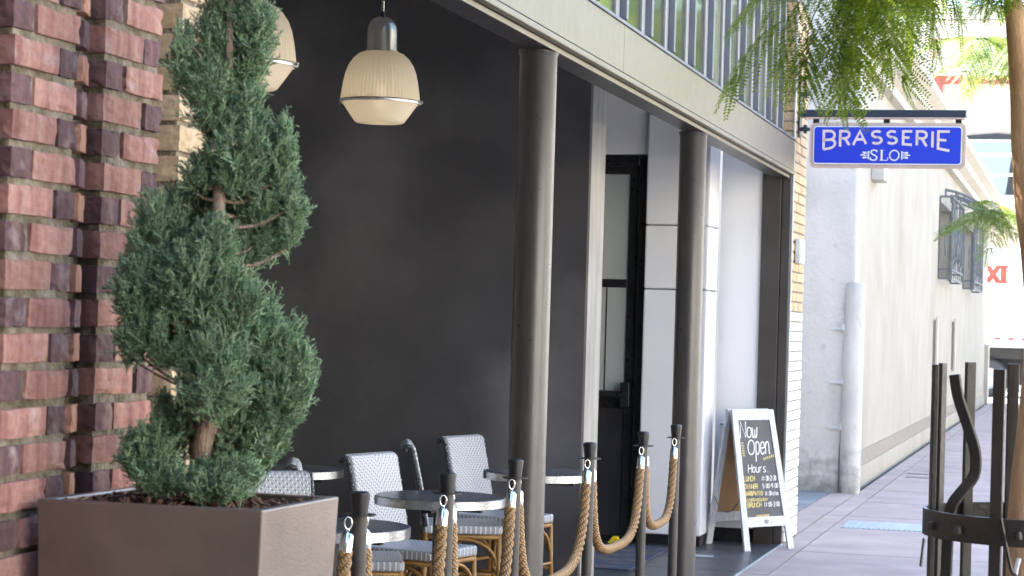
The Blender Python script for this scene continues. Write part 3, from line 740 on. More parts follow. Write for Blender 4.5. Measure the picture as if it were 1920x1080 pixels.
# white trailer passing on the cross street
tk = thing('white_truck', (0, 58.5, -.126), 'white box trailer with red letters parked on the cross street', 'truck')
xl_t = V3(1836, 600, 58).x
z0_, z1_ = V3(1875, 644, 58).z, 3.95
zl0, zl1 = V3(1870, 529, 58).z, V3(1870, 500, 58).z
MB().box(xl_t - .35, xl_t + 11, 58, 60.4, z0_, z1_).build('trailer_body', 'truck_white', tk, bevel=.03)
MB().box(xl_t - .3, xl_t + 10.9, 57.97, 58.0, z0_ - .1, z0_ + .06).build('side_rail', 'plate', tk)
for k in range(9):
    MB().box(xl_t + .06 + k * .36, xl_t + .22 + k * .36, 57.96, 57.968, z0_ + .1, z0_ + .16).build('reflector', 'red', tk)
lw = V3(1872, 510, 58).x - V3(1852, 510, 58).x
xo = V3(1852, 510, 58).x; hh = zl1 - zl0
lt = MB()
for st in ([(0, 0), (lw, hh)], [(0, hh), (lw, 0)]): lt.stroke(st, .13, (xo, 57.985, zl0), (1, 0, 0), (0, 0, 1))
for x in (0, lw):
    for z in (0, hh): lt.stroke([(x - .07, z), (x + .07, z)], .06, (xo, 57.983, zl0), (1, 0, 0), (0, 0, 1))
xi = lw * 1.5
lt.stroke([(xi, 0), (xi, hh)], .16, (xo, 57.985, zl0), (1, 0, 0), (0, 0, 1))
for z in (0, hh): lt.stroke([(xi - .11, z), (xi + .11, z)], .07, (xo, 57.983, zl0), (1, 0, 0), (0, 0, 1))
lt.build('red_letters', 'red', tk)
MB().box(xl_t - .2, xl_t + 10, 58.5, 59.9, z0_ - .42, z0_ - .12).build('chassis', 'far_dark', tk)
MB().box(xl_t - .2, xl_t + 10, 59.0, 60.2, .22, z0_ - .43).build('underbody', 'far_dark', tk)
MB().box(xl_t + 2.0, xl_t + 4.4, 58.15, 58.3, .35, z0_ - .15).build('side_skirt', 'far_dark', tk)
MB().box(xl_t + 1.32, xl_t + 1.42, 58.2, 58.3, .2, z0_ - .1).build('landing_leg', 'plate', tk)
wx, wr = V3(1846, 690, 58).x + .12, .52
for dx in (0, -1.25):
    for yy in (58.1, 60.0):
        wz = wr - .126
        ty = MB(); n = 28
        prof = [(wr * .55, 0), (wr * .9, -.02), (wr, .05), (wr, .24), (wr * .9, .3), (wr * .55, .28)]
        b = len(ty.v)
        for r_, h in prof:
            for k in range(n):
                t = 2 * math.pi * k / n; ty.v.append((wx + dx + r_ * math.cos(t), yy + h, wz + r_ * math.sin(t)))
        for i in range(len(prof) - 1):
            for k in range(n): ty.f.append((i * n + k, i * n + (k + 1) % n, (i + 1) * n + (k + 1) % n, (i + 1) * n + k))
        ww = ty.build('wheel', 'tyre', tk, smooth=True, auto=40)
        rm = MB(); prof = [(wr * .56, .0), (wr * .48, .06), (wr * .3, .1), (.12, .04), (0, .03)]
        for r_, h in prof:
            for k in range(n):
                t = 2 * math.pi * k / n; rm.v.append((wx + dx + r_ * math.cos(t), yy + h, wz + r_ * math.sin(t)))
        for i in range(len(prof) - 1):
            for k in range(n): rm.f.append((i * n + k, i * n + (k + 1) % n, (i + 1) * n + (k + 1) % n, (i + 1) * n + k))
        rm.build('rim', 'rim_grey', ww, smooth=True)

# ================================================================= OTHER SIDE OF THE STREET (seen only in the glass, lights the shade)
ob = thing('opposite_building', (13.2, 10, 0), 'sunlit cream building across the street, seen in the clerestory glass', 'building')
MB().box(13.2, 24, -40, 50, -.1, 8.5).build('wall', 'wall_pale', ob)
MB().box(12.9, 24, -40.2, 50.2, 8.5, 8.9).build('cornice', 'cornice', ob)
for k in range(14):
    w = MB().box(13.12, 13.19, -36 + k * 6, -33.4 + k * 6, .9, 3.4).build('window', 'paint_white', ob)
    MB().box(13.09, 13.118, -35.85 + k * 6, -33.55 + k * 6, 1.0, 3.3).build('pane', 'far_glass', w)
#@@OBJECTS
cbk = thing('sky_blocker_building', (6, -11, 0), 'unseen dark brick building added behind the photographer to block sky light', 'building')  # added out of view so less sky light reaches camera-facing surfaces
MB().box(-2.0, 30, -26, -11, -.1, 13).build('wall', 'blocker_brick', cbk)
MB().box(-2.0, 30.3, -26, -10.7, 13, 13.4).build('cornice', 'far_red', cbk)
for k in range(7):
    for z in (1.0, 5.0, 9.0):
        w = MB().box(-.9 + k * 3, .7 + k * 3, -10.99, -10.93, z, z + 2.2).build('window', 'far_dark', cbk)
        MB().box(-.8 + k * 3, .6 + k * 3, -10.929, -10.91, z + .1, z + 2.1).build('pane', 'far_glass', w)
# ================================================================= PLANTER AND JUNIPER
pl = thing('planter', (-1.745, 3.93, 0), 'tall square bronze planter in front of the red brick pier', 'planter')
PC = [(-1.990, 3.73), (-1.520, 3.755), (-1.500, 4.130), (-1.970, 4.105)]     # rim corners
def ring_pts(z, inset, taper):
    c = Vector((-1.745, 3.93, 0)); out = []
    for x, y in PC:
        d = Vector((x, y, 0)) - c
        out.append(c + d * (1 - taper) - d.normalized() * inset * 1.41 + Vector((0, 0, z)))
    return out
sh = MB(); rows = [ring_pts(0, 0, .16), ring_pts(.6, 0, .085), ring_pts(1.19, 0, 0), ring_pts(1.19, .02, 0), ring_pts(1.08, .022, .01)]
for q in rows: sh.v += [tuple(p) for p in q]
for i in range(len(rows) - 1):
    for k in range(4): sh.f.append((i * 4 + k, i * 4 + (k + 1) % 4, (i + 1) * 4 + (k + 1) % 4, (i + 1) * 4 + k))
sh.f.append((3, 2, 1, 0))
sh.build('shell', 'planter', pl, bevel=.004)
so = ring_pts(1.166, .021, .002)
MB().add(so, [(0, 1, 2, 3)]).build('soil', 'mulch', pl)
mu = MB()
for i in range(420):
    a, b = random.random(), random.random()
    p = so[0].lerp(so[1], a).lerp(so[3].lerp(so[2], a), b) + Vector((0, 0, random.uniform(.0, .018)))
    d = Vector((random.uniform(-1, 1), random.uniform(-1, 1), random.uniform(-.5, .5))).normalized() * random.uniform(.007, .02)
    mu.bar(p - d, p + d, random.uniform(.004, .010), random.uniform(.002, .005), (random.uniform(-.5, .5), random.uniform(-.5, .5), 1))
tag(mu.build('bark_chips', 'mulch', pl), kind='stuff')

TD = 4.28
def tp(px, py, dz=0.0): return Vector(atd(px, py, TD + dz))
ju = thing('spiral_juniper', (-1.75, 3.97, 1.135), 'blue-green spiral juniper topiary growing in the bronze planter', 'tree')
tr = smooth_pts([tp(385, 945), tp(375, 900), tp(378, 840, -.03), tp(400, 770, -.02), tp(420, 690, .02), tp(405, 590, .05), tp(402, 500, -.06), tp(410, 400, -.05), tp(412, 300, 0), tp(425, 200, .02), tp(430, 90, -.03), tp(432, -40, 0)], 4)
MB().tube(tr, [.024 - .018 * i / len(tr) for i in range(len(tr))], 9).build('trunk', 'bark', ju, smooth=True)
# foliage clumps: (px, py, rx, ry, depth offset, count)
CL = [(300, 470, 62, 110, -.02, 760), (345, 610, 105, 85, -.05, 1150), (265, 545, 50, 70, -.06, 420), (455, 640, 105, 95, .02, 1250), (520, 730, 66, 85, .02, 720), (400, 700, 70, 90, -.10, 620), (455, 820, 88, 75, .04, 820),
      (280, 850, 50, 55, -.05, 480), (330, 800, 48, 65, .02, 360), (300, 895, 56, 30, -.08, 260), (425, 895, 70, 32, -.06, 260),
      (500, 340, 60, 105, .02, 820), (445, 290, 56, 85, -.03, 520), (470, 440, 66, 66, .05, 640), (530, 290, 22, 70, 0, 180), (415, 380, 30, 70, .03, 240), (350, 400, 50, 60, .06, 380),
      (395, 175, 46, 85, -.02, 480), (345, 110, 22, 62, -.03, 170), (425, 60, 55, 70, .02, 520), (478, 60, 36, 75, 0, 300), (455, 140, 46, 40, .03, 240), (445, -60, 60, 70, 0, 420), (465, 215, 32, 45, 0, 200), (420, 520, 40, 60, -.02, 260), (440, 560, 60, 50, -.08, 300), (360, 520, 60, 60, -.09, 360), (550, 420, 20, 60, .02, 120), (400, 460, 46, 50, -.08, 260), (370, 330, 30, 40, -.02, 120), (400, 915, 60, 22, -.1, 160), (250, 640, 30, 50, -.05, 150), (570, 690, 20, 45, .02, 120)]
def spray(s):
    """one feathery juniper spray along +z: stem with side branchlets, each a thin three-sided taper"""
    rs = np.random.default_rng(s); V, F_ = [], []
    def tw(a, b, r0, r1):
        a = np.array(a); b = np.array(b); d = b - a; d = d / np.linalg.norm(d)
        o = np.cross(d, [.3, .5, .81]); o /= np.linalg.norm(o); q = np.cross(d, o); n = len(V)
        for p, r_ in ((a, r0), (a * .4 + b * .6, r0 * 1.05), (b, r1)):
            for k in range(3):
                t = 2.094 * k; V.append(p + (o * np.cos(t) + q * np.sin(t)) * r_)
        for i in range(2):
            for k in range(3): F_.append((n + i * 3 + k, n + i * 3 + (k + 1) % 3, n + i * 3 + 3 + (k + 1) % 3, n + i * 3 + 3 + k))
    L_ = 1.0
    tw((0, 0, 0), (rs.normal(0, .05), rs.normal(0, .05), L_), .022, .016)
    for i in range(9):
        h = .08 + .82 * i / 9; a = rs.uniform(0, 6.28); l = rs.uniform(.22, .42) * (1.15 - h * .6)
        d = np.array([np.cos(a) * .75, np.sin(a) * .75, 1.0]); d /= np.linalg.norm(d)
        e = np.array([0, 0, h]) + d * l; tw((0, 0, h), e, .019, .013)
        for j in range(3):
            q = np.array([0, 0, h]) + d * l * (.3 + .25 * j); g = d + rs.normal(0, .55, 3); g /= np.linalg.norm(g)
            tw(q, q + g * l * rs.uniform(.35, .6), .017, .011)
    return np.array(V), np.array(F_)
SPR = [spray(i) for i in range(6)]
def scatter(name, material, parent, P, D, S, minlen=0):
    """joins many sprays into one mesh"""
    vv, ff, b = [], [], 0
    for p, d, s in zip(P, D, S):
        V, F_ = SPR[rng.integers(6)]
        d = d / np.linalg.norm(d); o = np.cross(d, rng.normal(0, 1, 3)); o /= np.linalg.norm(o); q = np.cross(d, o)
        Mx = np.stack([o, q, d], 1)
        vv.append(V @ Mx.T * s + p); ff.append(F_ + b); b += len(V)
    vv = np.concatenate(vv); ff = np.concatenate(ff)
    off = WORLD.get(parent.name, Vector()); vv = vv - np.array(off)
    me = bpy.data.meshes.new(name); n = len(ff)
    me.vertices.add(len(vv)); me.vertices.foreach_set('co', vv.astype(np.float32).ravel())
    me.loops.add(n * 4); me.loops.foreach_set('vertex_index', ff.astype(np.int32).ravel())
    me.polygons.add(n); me.polygons.foreach_set('loop_start', np.arange(0, n * 4, 4, dtype=np.int32))
    me.update(calc_edges=True); me.materials.append(M[material])
    o = bpy.data.objects.new(name, me); COL.objects.link(o); o.parent = parent
    return o
camr = np.array(rt); camu = np.array(up); camf = np.array(fw)
K = TD / 3900
allP, allD, allS, dryP, dryD, dryS, br = [], [], [], [], [], [], MB()
for (px, py, rx, ry, dz, n) in CL:
    c = np.array(tp(px, py, dz)); rz_ = max(.05, min(rx, ry) * K * .95)
    near = min(tr, key=lambda q: (q - Vector(c)).length + abs(q.z - c[2] + .05) * .5)
    for b in range(max(2, n // 170)):
        v = rng.normal(0, 1, 3); v /= np.linalg.norm(v)
        e = c + (camr * v[0] * rx * K + camu * v[1] * ry * K + camf * v[2] * rz_) * .7
        st = min(tr, key=lambda q: (q - Vector(e)).length + max(0, q.z - e[2] + .04) * 1.5)
        mid = (np.array(st) + e) / 2 + np.array([0, 0, -.02])
        br.tube(smooth_pts([st, mid, e], 3), [.004, .0036, .0033, .003, .0026, .0022, .0016], 5)
    for i in range(int(n * .62)):
        v = rng.normal(0, 1, 3); v /= np.linalg.norm(v); k = rng.uniform(.12, 1) ** .33
        k *= .92 + .16 * math.sin(7 * v[0] + 5 * v[1] + 9 * v[2])
        out = camr * v[0] * rx * K + camu * v[1] * ry * K + camf * v[2] * rz_
        p = c + out * k
        d = out / np.linalg.norm(out) * .62 + np.array([0, 0, .95]) + rng.normal(0, .26, 3)
        s = rng.uniform(.030, .052) + (.022 if rng.random() < .22 else 0)
        p = p - d / np.linalg.norm(d) * s * .45
        if rng.random() < .018: dryP.append(p - out * .3); dryD.append(d); dryS.append(s * .6)
        else: allP.append(p); allD.append(d); allS.append(s)
tag(scatter('foliage', 'juniper', ju, allP, allD, allS), kind='stuff')
tag(scatter('dry_foliage', 'juniper_dry', ju, dryP, dryD, dryS), kind='stuff')
tag(br.build('branches', 'bark', ju), kind='stuff')

# ================================================================= JACARANDA STREET TREES
def frond_mesh(seed, material, n_p=5, length=.16, pl_=.112, ls=1.0):
    rs = random.Random(seed); mb = MB()
    # rachis along +x, drooping
    def rac(t): return Vector((length * t * (1 - .12 * t), .02 * math.sin(3 * t + seed), -.20 * length * t - .42 * length * t * t))
    mb.tube([rac(i / 8) for i in range(9)], [.0022 - .0014 * i / 8 for i in range(9)], 4)
    for i in range(n_p):
        t = .12 + .88 * i / (n_p - 1)
        base = rac(t)
        for sd in ((-1, 1) if i < n_p - 1 else (-1, 0, 1)):
            L_ = pl_ * (.75 + .45 * math.sin(math.pi * (.15 + .75 * t))) * rs.uniform(.85, 1.12)
            d = Vector((.45 + .5 * t, sd * .75, -.42 - rs.uniform(0, .3))).normalized()
            nleaf = 19
            prev = base
            for k in range(1, nleaf + 1):
                u = k / nleaf
                p = base + d * L_ * u + Vector((0, 0, -.42 * L_ * u * u))
                ax = (p - prev).normalized(); side = Vector((-d.y, d.x, 0)).normalized()
                nr = side.cross(ax)
                ll = .0180 * (1.05 - .85 * abs(u - .38) ** 1.3) * ls; w = .0056 * ls
                for q in (-1, 1):
                    a = p; dr_ = (side * q + ax * .38 + nr * rs.uniform(-.25, .15)).normalized()
                    m1 = a + dr_ * ll * .5 + ax * w * .6; m2 = a + dr_ * ll * .5 - ax * w * .6; e = a + dr_ * ll
                    b = len(mb.v); mb.v += [tuple(a), tuple(m1), tuple(e), tuple(m2)]; mb.f.append((b, b + 1, b + 2, b + 3))
                prev = p
            b = len(mb.v)
            e = base + d * L_ + Vector((0, 0, -.42 * L_)); mm = base + d * L_ * .5 + Vector((0, 0, -.105 * L_)); sdv = Vector((.0006, .0006, 0))
            mb.v += [tuple(base + sdv), tuple(mm + sdv), tuple(e), tuple(mm - sdv), tuple(base - sdv)]; mb.f.append((b, b + 1, b + 2, b + 3, b + 4))
    return mb.mesh('frond', material)
FR = [frond_mesh(i, 'frond') for i in range(5)]
def frond(parent, p, az, tilt=0, scale=1.0, roll=0, meshes=FR):
    o = bpy.data.objects.new('frond', random.choice(meshes)); COL.objects.link(o); o.parent = parent
    o.location = Vector(p) - WORLD.get(parent.name, Vector())
    o.rotation_euler = (roll, tilt, az); o.scale = (scale,) * 3
    return o
jt = thing('jacaranda_tree', (-.17, 5.35, 0), 'street tree with smooth tan trunk inside the steel guard and feathery leaves', 'tree')
D0 = 5.35
def q5(px, py, d=D0): return Vector(atd(px, py, d))
tkp = [q5(1921, 1500), q5(1920, 1090), q5(1925, 930), q5(1944, 780), q5(1957, 620), q5(1950, 480), q5(1936, 380), q5(1926, 260), q5(1917, 150), q5(1899, 0), q5(1880, -160), q5(1870, -330)]
tkp[0].z = -.02
tkr = [36, 33, 32, 34, 35, 35, 33, 30, 24, 16.5, 14, 11]
tkr = [a * D0 / 3900 for a in tkr]
sp_ = smooth_pts(tkp, 5)
MB().tube(sp_, list(np.interp(np.linspace(0, 11, len(sp_)), range(12), tkr)), 18).build('trunk', 'trunk', jt, smooth=True)
TREE = jt
def limb(pts, r0_, r1_):
    s_ = smooth_pts(pts, 4); MB().tube(s_, [r0_ + (r1_ - r0_) * i / (len(s_) - 1) for i in range(len(s_))], 7).build('branch', 'twig', TREE, smooth=True); return s_
L1 = limb([q5(1880, -160), q5(1790, -170, 5.3), q5(1700, -140, 5.2), q5(1620, -110, 5.1), q5(1560, -90, 5.05)], .013, .004)
L2 = limb([q5(1870, -330), q5(1780, -320, 5.2), q5(1680, -270, 5.0), q5(1580, -220, 4.9)], .012, .004)
L3 = limb([q5(1880, -160), q5(1800, -120, 5.5), q5(1700, -100, 5.6), q5(1630, -80, 5.6)], .010, .004)
L4 = limb([q5(1870, -330), q5(1960, -350, 5.5), q5(2080, -300, 5.6), q5(2200, -200, 5.7)], .012, .004)
L5 = limb([q5(1870, -330), q5(1850, -450, 5.2), q5(1800, -560, 4.9)], .012, .004)
L6 = limb([q5(1899, 0), q5(1870, -40, 5.2), q5(1820, -50, 5.1)], .006, .003)
AZL = math.atan2(r0.y, r0.x) + math.pi      # direction to the left of the picture
# hand-placed fronds on the left edge of the crown
for px, py, d, az, tilt, sc in ((1446, 78, 4.95, AZL + .05, .30, 1.0), (1440, 10, 4.95, AZL - .1, .1, .7), (1490, 30, 5.0, AZL + .25, .55, 1.05), (1530, 10, 5.05, AZL + .6, .7, 1.1), (1505, 85, 5.05, AZL + 1.2, .75, .8),
                               (1560, 60, 5.05, AZL + .3, 1.0, 1.0), (1560, 20, 5.1, AZL + 1.5, .6, 1.0), (1585, 60, 5.0, AZL + 2.6, 1.1, 1.0), (1640, 30, 5.15, AZL + 2.2, 1.0, .95), (1650, 70, 5.2, AZL + .4, 1.15, .9), (1690, 10, 5.2, AZL + 2.8, .6, .9),
                               (1600, 0, 5.0, AZL + .2, .7, 1.0), (1545, 95, 5.0, AZL + .9, 1.2, .9), (1630, -10, 4.95, AZL + 1.0, .8, 1.0), (1660, -5, 5.3, AZL + 3.0, .75, 1.0), (1480, -20, 5.1, AZL + .4, .3, .9), (1700, -20, 5.0, AZL + .6, .6, .9), (1720, -30, 5.1, AZL + 2.9, .45, .8)):
    px += 24; py -= 40; sc *= .95
    frond(jt, q5(px, py, d), az, tilt, sc, random.uniform(-.2, .2))
for L_, n in ((L1, 36), (L2, 40), (L3, 20), (L4, 24), (L5, 26)):
    for i in range(n):
        p = L_[int((.25 + .75 * (i / n)) * (len(L_) - 1))] + Vector((random.uniform(-.04, .04), random.uniform(-.05, .05), random.uniform(-.01, .05)))
        frond(jt, p, random.uniform(0, 6.28), random.uniform(-.35, .55), random.uniform(.75, 1.1), random.uniform(-.3, .3))
for i in range(12):
    frond(jt, L6[random.randrange(len(L6))] + Vector((0, 0, .03)), random.uniform(0, 6.28), random.uniform(-.5, -.1), random.uniform(.55, .8))

CROWN_SPOT = 1
# second street tree down the pavement: only a branch reaches into view beside the near trunk
FR2 = [frond_mesh(i + 20, 'leaf2', 8, .5, .18, 1.7) for i in range(3)]
st = thing('street_tree', (.35, 14.2, 0), 'sunlit street tree reaching in behind the tan trunk over the cream wall', 'tree')
def q14(px, py, d=14.0): return Vector(atd(px, py, d))
t0 = [Vector((.35, 14.2, -.02)), Vector((.33, 14.15, 1.2)), Vector((.28, 14.1, 2.3)), Vector((.2, 14.0, 3.6)), Vector((.1, 13.9, 5.2))]
s_ = smooth_pts(t0, 4); MB().tube(s_, [.075 - .045 * i / (len(s_) - 1) for i in range(len(s_))], 12).build('trunk', 'trunk', st, smooth=True)
TREE = st
Lm = [limb([t0[2], q14(1940, 420), q14(1880, 400), q14(1835, 395)], .02, .006), limb([t0[3], q14(1930, 120), q14(1880, 90), q14(1845, 70)], .02, .006), limb([t0[4], q14(1960, -250), q14(1880, -200)], .02, .006), limb([t0[3], t0[3] + Vector((.8, .3, .5)), t0[3] + Vector((1.5, .2, .7))], .02, .006)]
for L_, n, up_ in ((Lm[0], 15, -.35), (Lm[1], 26, -.1), (Lm[2], 30, -.2), (Lm[3], 34, -.3)):
    for i in range(n):
        p = L_[int((.35 + .65 * i / n) * (len(L_) - 1))] + Vector((random.uniform(-.08, .08), random.uniform(-.15, .15), random.uniform(-.03, .08)))
        frond(st, p, random.uniform(0, 6.28), up_ + random.uniform(-.3, .25), random.uniform(.6, .95), 0, FR2)
# trees across the street (mirrored in the clerestory glass)
def leaf_ball(name, material, parent, C_, n, size):
    # loose leaf-sized faces through a few rounded volumes
    mb = MB()
    for (cx, cy, cz, r_) in C_:
        for i in range(n):
            v = Vector((random.gauss(0, 1), random.gauss(0, 1), random.gauss(0, 1))).normalized() * r_ * random.uniform(.3, 1) ** .4
            p = Vector((cx, cy, cz)) + v
            a = Vector((random.gauss(0, 1), random.gauss(0, 1), random.gauss(0, 1))).normalized(); b = a.orthogonal().normalized() * size * .45; a *= size
            mb.add([p - a, p + b, p + a, p - b], [(0, 1, 2, 3)])
    return mb.build(name, material, parent)
for (x, y, lab) in ((10.6, 9, 'first leafy tree on the far pavement, seen in the clerestory glass'), (10.9, 17, 'second leafy tree on the far pavement, seen in the clerestory glass'), (10.4, 26, 'third leafy tree on the far pavement, seen in the clerestory glass'), (.7, -2.6, 'unseen leafy tree added behind the photographer to screen sky light'), (.8, -10.5, 'unseen leafy tree added well behind the photographer to screen sky light')):  # last two are unseen, added to screen sky light from behind
    t = thing('roadside_tree', (x, y, 0), lab, 'tree')
    MB().tube([(x, y, 0), (x + .1, y, 1.5), (x, y + .1, 3.2)], [.16, .13, .08], 10).build('trunk', 'trunk', t, smooth=True)
    leaf_ball('crown', 'leaf2', t, [(x, y, 4.2, 1.5), (x + .5, y + 1.2, 3.9, 1.2), (x - .3, y - 1.2, 4.0, 1.2), (x, y, 5.3, 1.1), (x - .6, y + .4, 3.4, 1.0)], 520, .10)

tag(leaf_ball('upper_crown', 'frond', jt, [(-.3, 5.2, 3.35, .62), (.5, 5.6, 3.3, .7), (-.1, 4.6, 3.5, .6), (.2, 6.1, 3.5, .65), (-.2, 5.4, 4.1, .75), (.8, 5.0, 3.8, .6)], 650, .055), kind='stuff')
for (x, y, lab) in ((9.8, 50, 'first tall tree at the far kerb mirrored in the clerestory glass'), (3.6, 67, 'second tall tree at the far kerb mirrored in the clerestory glass'), (7.6, 66.6, 'third tall tree at the far kerb mirrored in the clerestory glass'), (11.6, 66.2, 'fourth tall tree at the far kerb mirrored in the clerestory glass')):
    t = thing('tall_tree', (x, y, 0), lab, 'tree')
    MB().tube([(x, y, -.15), (x + .1, y, 2.5), (x, y + .1, 6)], [.26, .2, .12], 10).build('trunk', 'trunk', t, smooth=True)
    leaf_ball('crown', 'leaf2', t, [(x, y, 6.4, 2.6), (x + .8, y + .6, 8.2, 2.2), (x - .6, y - .8, 8.8, 2.2), (x, y, 11.4, 2.3), (x - 1.0, y, 13.4, 1.9)], 800, .24)
# ================================================================= TREE GUARD
tg = thing('tree_guard', (-.17, 5.35, 0), 'black steel tree guard of bent flat bars round the tan trunk', 'tree guard')
cx, cy, rr = -.115, 5.42, .262
zr0, zr1 = 1.062, 1.128
def rp_(a, r_=rr): return Vector((cx + r_ * math.cos(a), cy + r_ * math.sin(a), 0))
def band(z0, z1, r_):
    mb = MB(); n = 40
    for k in range(n):
        a = 2 * math.pi * k / n
        for rr_, z in ((r_, z0), (r_ + .009, z0), (r_ + .009, z1), (r_, z1)):
            p = rp_(a, rr_); mb.v.append((p.x, p.y, z))
    for k in range(n):
        j = (k + 1) % n
        for q in range(4): mb.f.append((k * 4 + q, j * 4 + q, j * 4 + (q + 1) % 4, k * 4 + (q + 1) % 4))
    return mb
band(zr0, zr1, rr).build('ring', 'guard', tg, smooth=True, auto=30)
band(.25, .33, rr).build('ring', 'guard', tg, smooth=True, auto=30)

def strip(pts, wd, w, th):
    """flat bar along a path: width along wd, thickness across it"""
    mb = MB(); wd = Vector(wd).normalized(); n = len(pts)
    for i, p in enumerate(pts):
        d = (Vector(pts[min(i + 1, n - 1)]) - Vector(pts[max(i - 1, 0)])).normalized()
        wv = (wd - d * wd.dot(d)).normalized(); nv = d.cross(wv)
        for a, b in ((-1, -1), (1, -1), (1, 1), (-1, 1)): mb.v.append(tuple(Vector(p) + wv * (w / 2 * a) + nv * (th / 2 * b)))
    for i in range(n - 1):
        for k in range(4): mb.f.append((i * 4 + k, i * 4 + (k + 1) % 4, i * 4 + 4 + (k + 1) % 4, i * 4 + 4 + k))
    mb.f += [(3, 2, 1, 0), tuple((n - 1) * 4 + k for k in range(4))]
    return mb
for a, zt in ((-163, 1.492), (158, 1.494), (132, 1.497), (-108, 1.488), (104, 1.496), (-62, 1.49), (60, 1.49), (-20, 1.49), (22, 1.495)):
    t = R(a); p = rp_(t, rr - .008)
    tang = Vector((-math.sin(t), math.cos(t), 0))
    strip([p, p + Vector((0, 0, .8)), p + Vector((0, 0, zt))], tang, .030, .012).build('flat_bar', 'guard', tg, bevel=.002)
bp = [Vector(atd(x, y, 5.24)) for x, y in ((1790, 702), (1797, 745), (1815, 800), (1829, 850), (1826, 892), (1803, 922), (1784, 950), (1778, 1000), (1774, 1080))]
bp = smooth_pts(bp, 4); e = bp[-1].copy(); e.z = 0; bp.append(e)
strip(bp, Vector((.82, -.3, 0)), .028, .012).build('bent_bar', 'guard', tg, bevel=.002)
strip([Vector((cx - .16, cy + .2, 1.075)), Vector((cx + .1, cy + .25, 1.07))], (0, 0, 1), .012, .012).build('tie_rod', 'plate', tg)
for a in (-150, -128, -95, -60):
    p = rp_(R(a), rr + .014); MB().lathe([(0, .012), (.008, .010), (.011, 0), (.011, -.008)], (p.x, p.y, 1.09), 10).build('bolt', 'guard', tg)
strip([Vector((cx - .262, cy - .05, 1.05)), Vector((cx - .268, cy - .06, .98))], (0, 1, 0), .05, .004).build('torn_tab', 'guard', tg)
tie = MB().tube(smooth_pts([rp_(R(-104), rr + .014) + Vector((0, 0, 1.13)), rp_(R(-100), rr + .018) + Vector((0, 0, 1.05)), rp_(R(-97), rr + .016) + Vector((0, 0, 1.0)), rp_(R(-92), rr + .012) + Vector((0, 0, .985))], 4), .005, 6)
tie.build('cable_tie', 'rubber', tg)
cab = MB().tube(smooth_pts([Vector((-.14, 5.30, 1.02)), Vector((-.15, 5.28, .94)), Vector((-.155, 5.28, .6)), Vector((-.15, 5.3, 0))], 5), .006, 6)
tag(cab.build('light_cord', 'paint_white'), 'thin white cord hanging down along the tan tree trunk', 'cord')

# ================================================================= PENDANT LAMPS
def make_lamp(lab):
    k = .002535
    t = thing('pendant_lamp', (0, 0, 0), lab, 'lamp', 'prismatic glass pendant lamps over the patio', rz=1e-6)
    dome = [(71, 0), (70.5, 8), (69, 20), (66.5, 36), (63, 52), (58, 65), (50, 77), (40, 86), (29, 90)]
    MB().lathe([(a * k, b * k) for a, b in dome], n=128, rib=.010).build('glass_shade', 'lamp_glass', t, smooth=False)
    lens = [(68, -3), (62, -12), (53, -25), (45, -36), (42, -38), (30, -39), (12, -38.5), (0, -38)]
    MB().lathe([(a * k, b * k) for a, b in lens], n=96).build('lower_lens', 'lamp_glass', t, smooth=True)
    rim = MB().lathe([(r_ * k, z * k) for r_, z in ((70, -4), (74, -4), (75, -1), (74, 2), (70, 2))], n=64)
    for s_ in (-1, 1): rim.bar((s_ * 72 * k, 0, -1 * k), (s_ * 80 * k, 0, -1 * k), .010, .012)
    rim.build('rim', 'chrome_cap', t, smooth=True, auto=40)
    MB().lathe([(r_ * k, z * k) for r_, z in ((31, 88), (31, 91), (27.5, 92), (27, 96), (27, 126), (25.5, 136), (21, 145), (13, 151), (5, 153.5), (0, 154))], n=40).build('cap', 'chrome_cap', t, smooth=True, auto=50)
    MB().lathe([(r_ * k, z * k) for r_, z in ((4.2, 152), (4.2, 163), (0, 163))], n=12).build('gland', 'rubber', t)
    MB().lathe([(r_ * k, z * k) for r_, z in ((2.4, 163), (2.4, 182), (0, 182))], n=12).build('stem', 'chrome', t)
    MB().tube([(0, 0, 180 * k), (0, 0, 1.55)], .0035, 6).tube([(.012, 0, 165 * k), (.014, 0, 230 * k), (.004, 0, 1.5)], .0025, 6).build('cord', 'rubber', t)
    MB().lathe([(0, 88 * k), (10 * k, 88 * k), (10 * k, 34 * k), (0, 34 * k)], n=16).build('socket', 'chrome_cap', t)
    MB().lathe([(0, -14 * k), (7 * k, -11 * k), (12 * k, -1 * k), (12.5 * k, 9 * k), (8 * k, 24 * k), (6 * k, 34 * k), (0, 34 * k)], n=20).build('bulb', 'bulb', t, smooth=True)
    return t
l1 = make_lamp('pendant lamp with ribbed glass shade hanging clear in front of the charcoal wall')
l1.location = (-3.12, 8.97, 2.551)
l2 = copy_tree(l1); l2.location = (-3.085, 7.335, 2.517)
l2['label'] = 'pendant lamp with ribbed glass shade half hidden behind the juniper top'

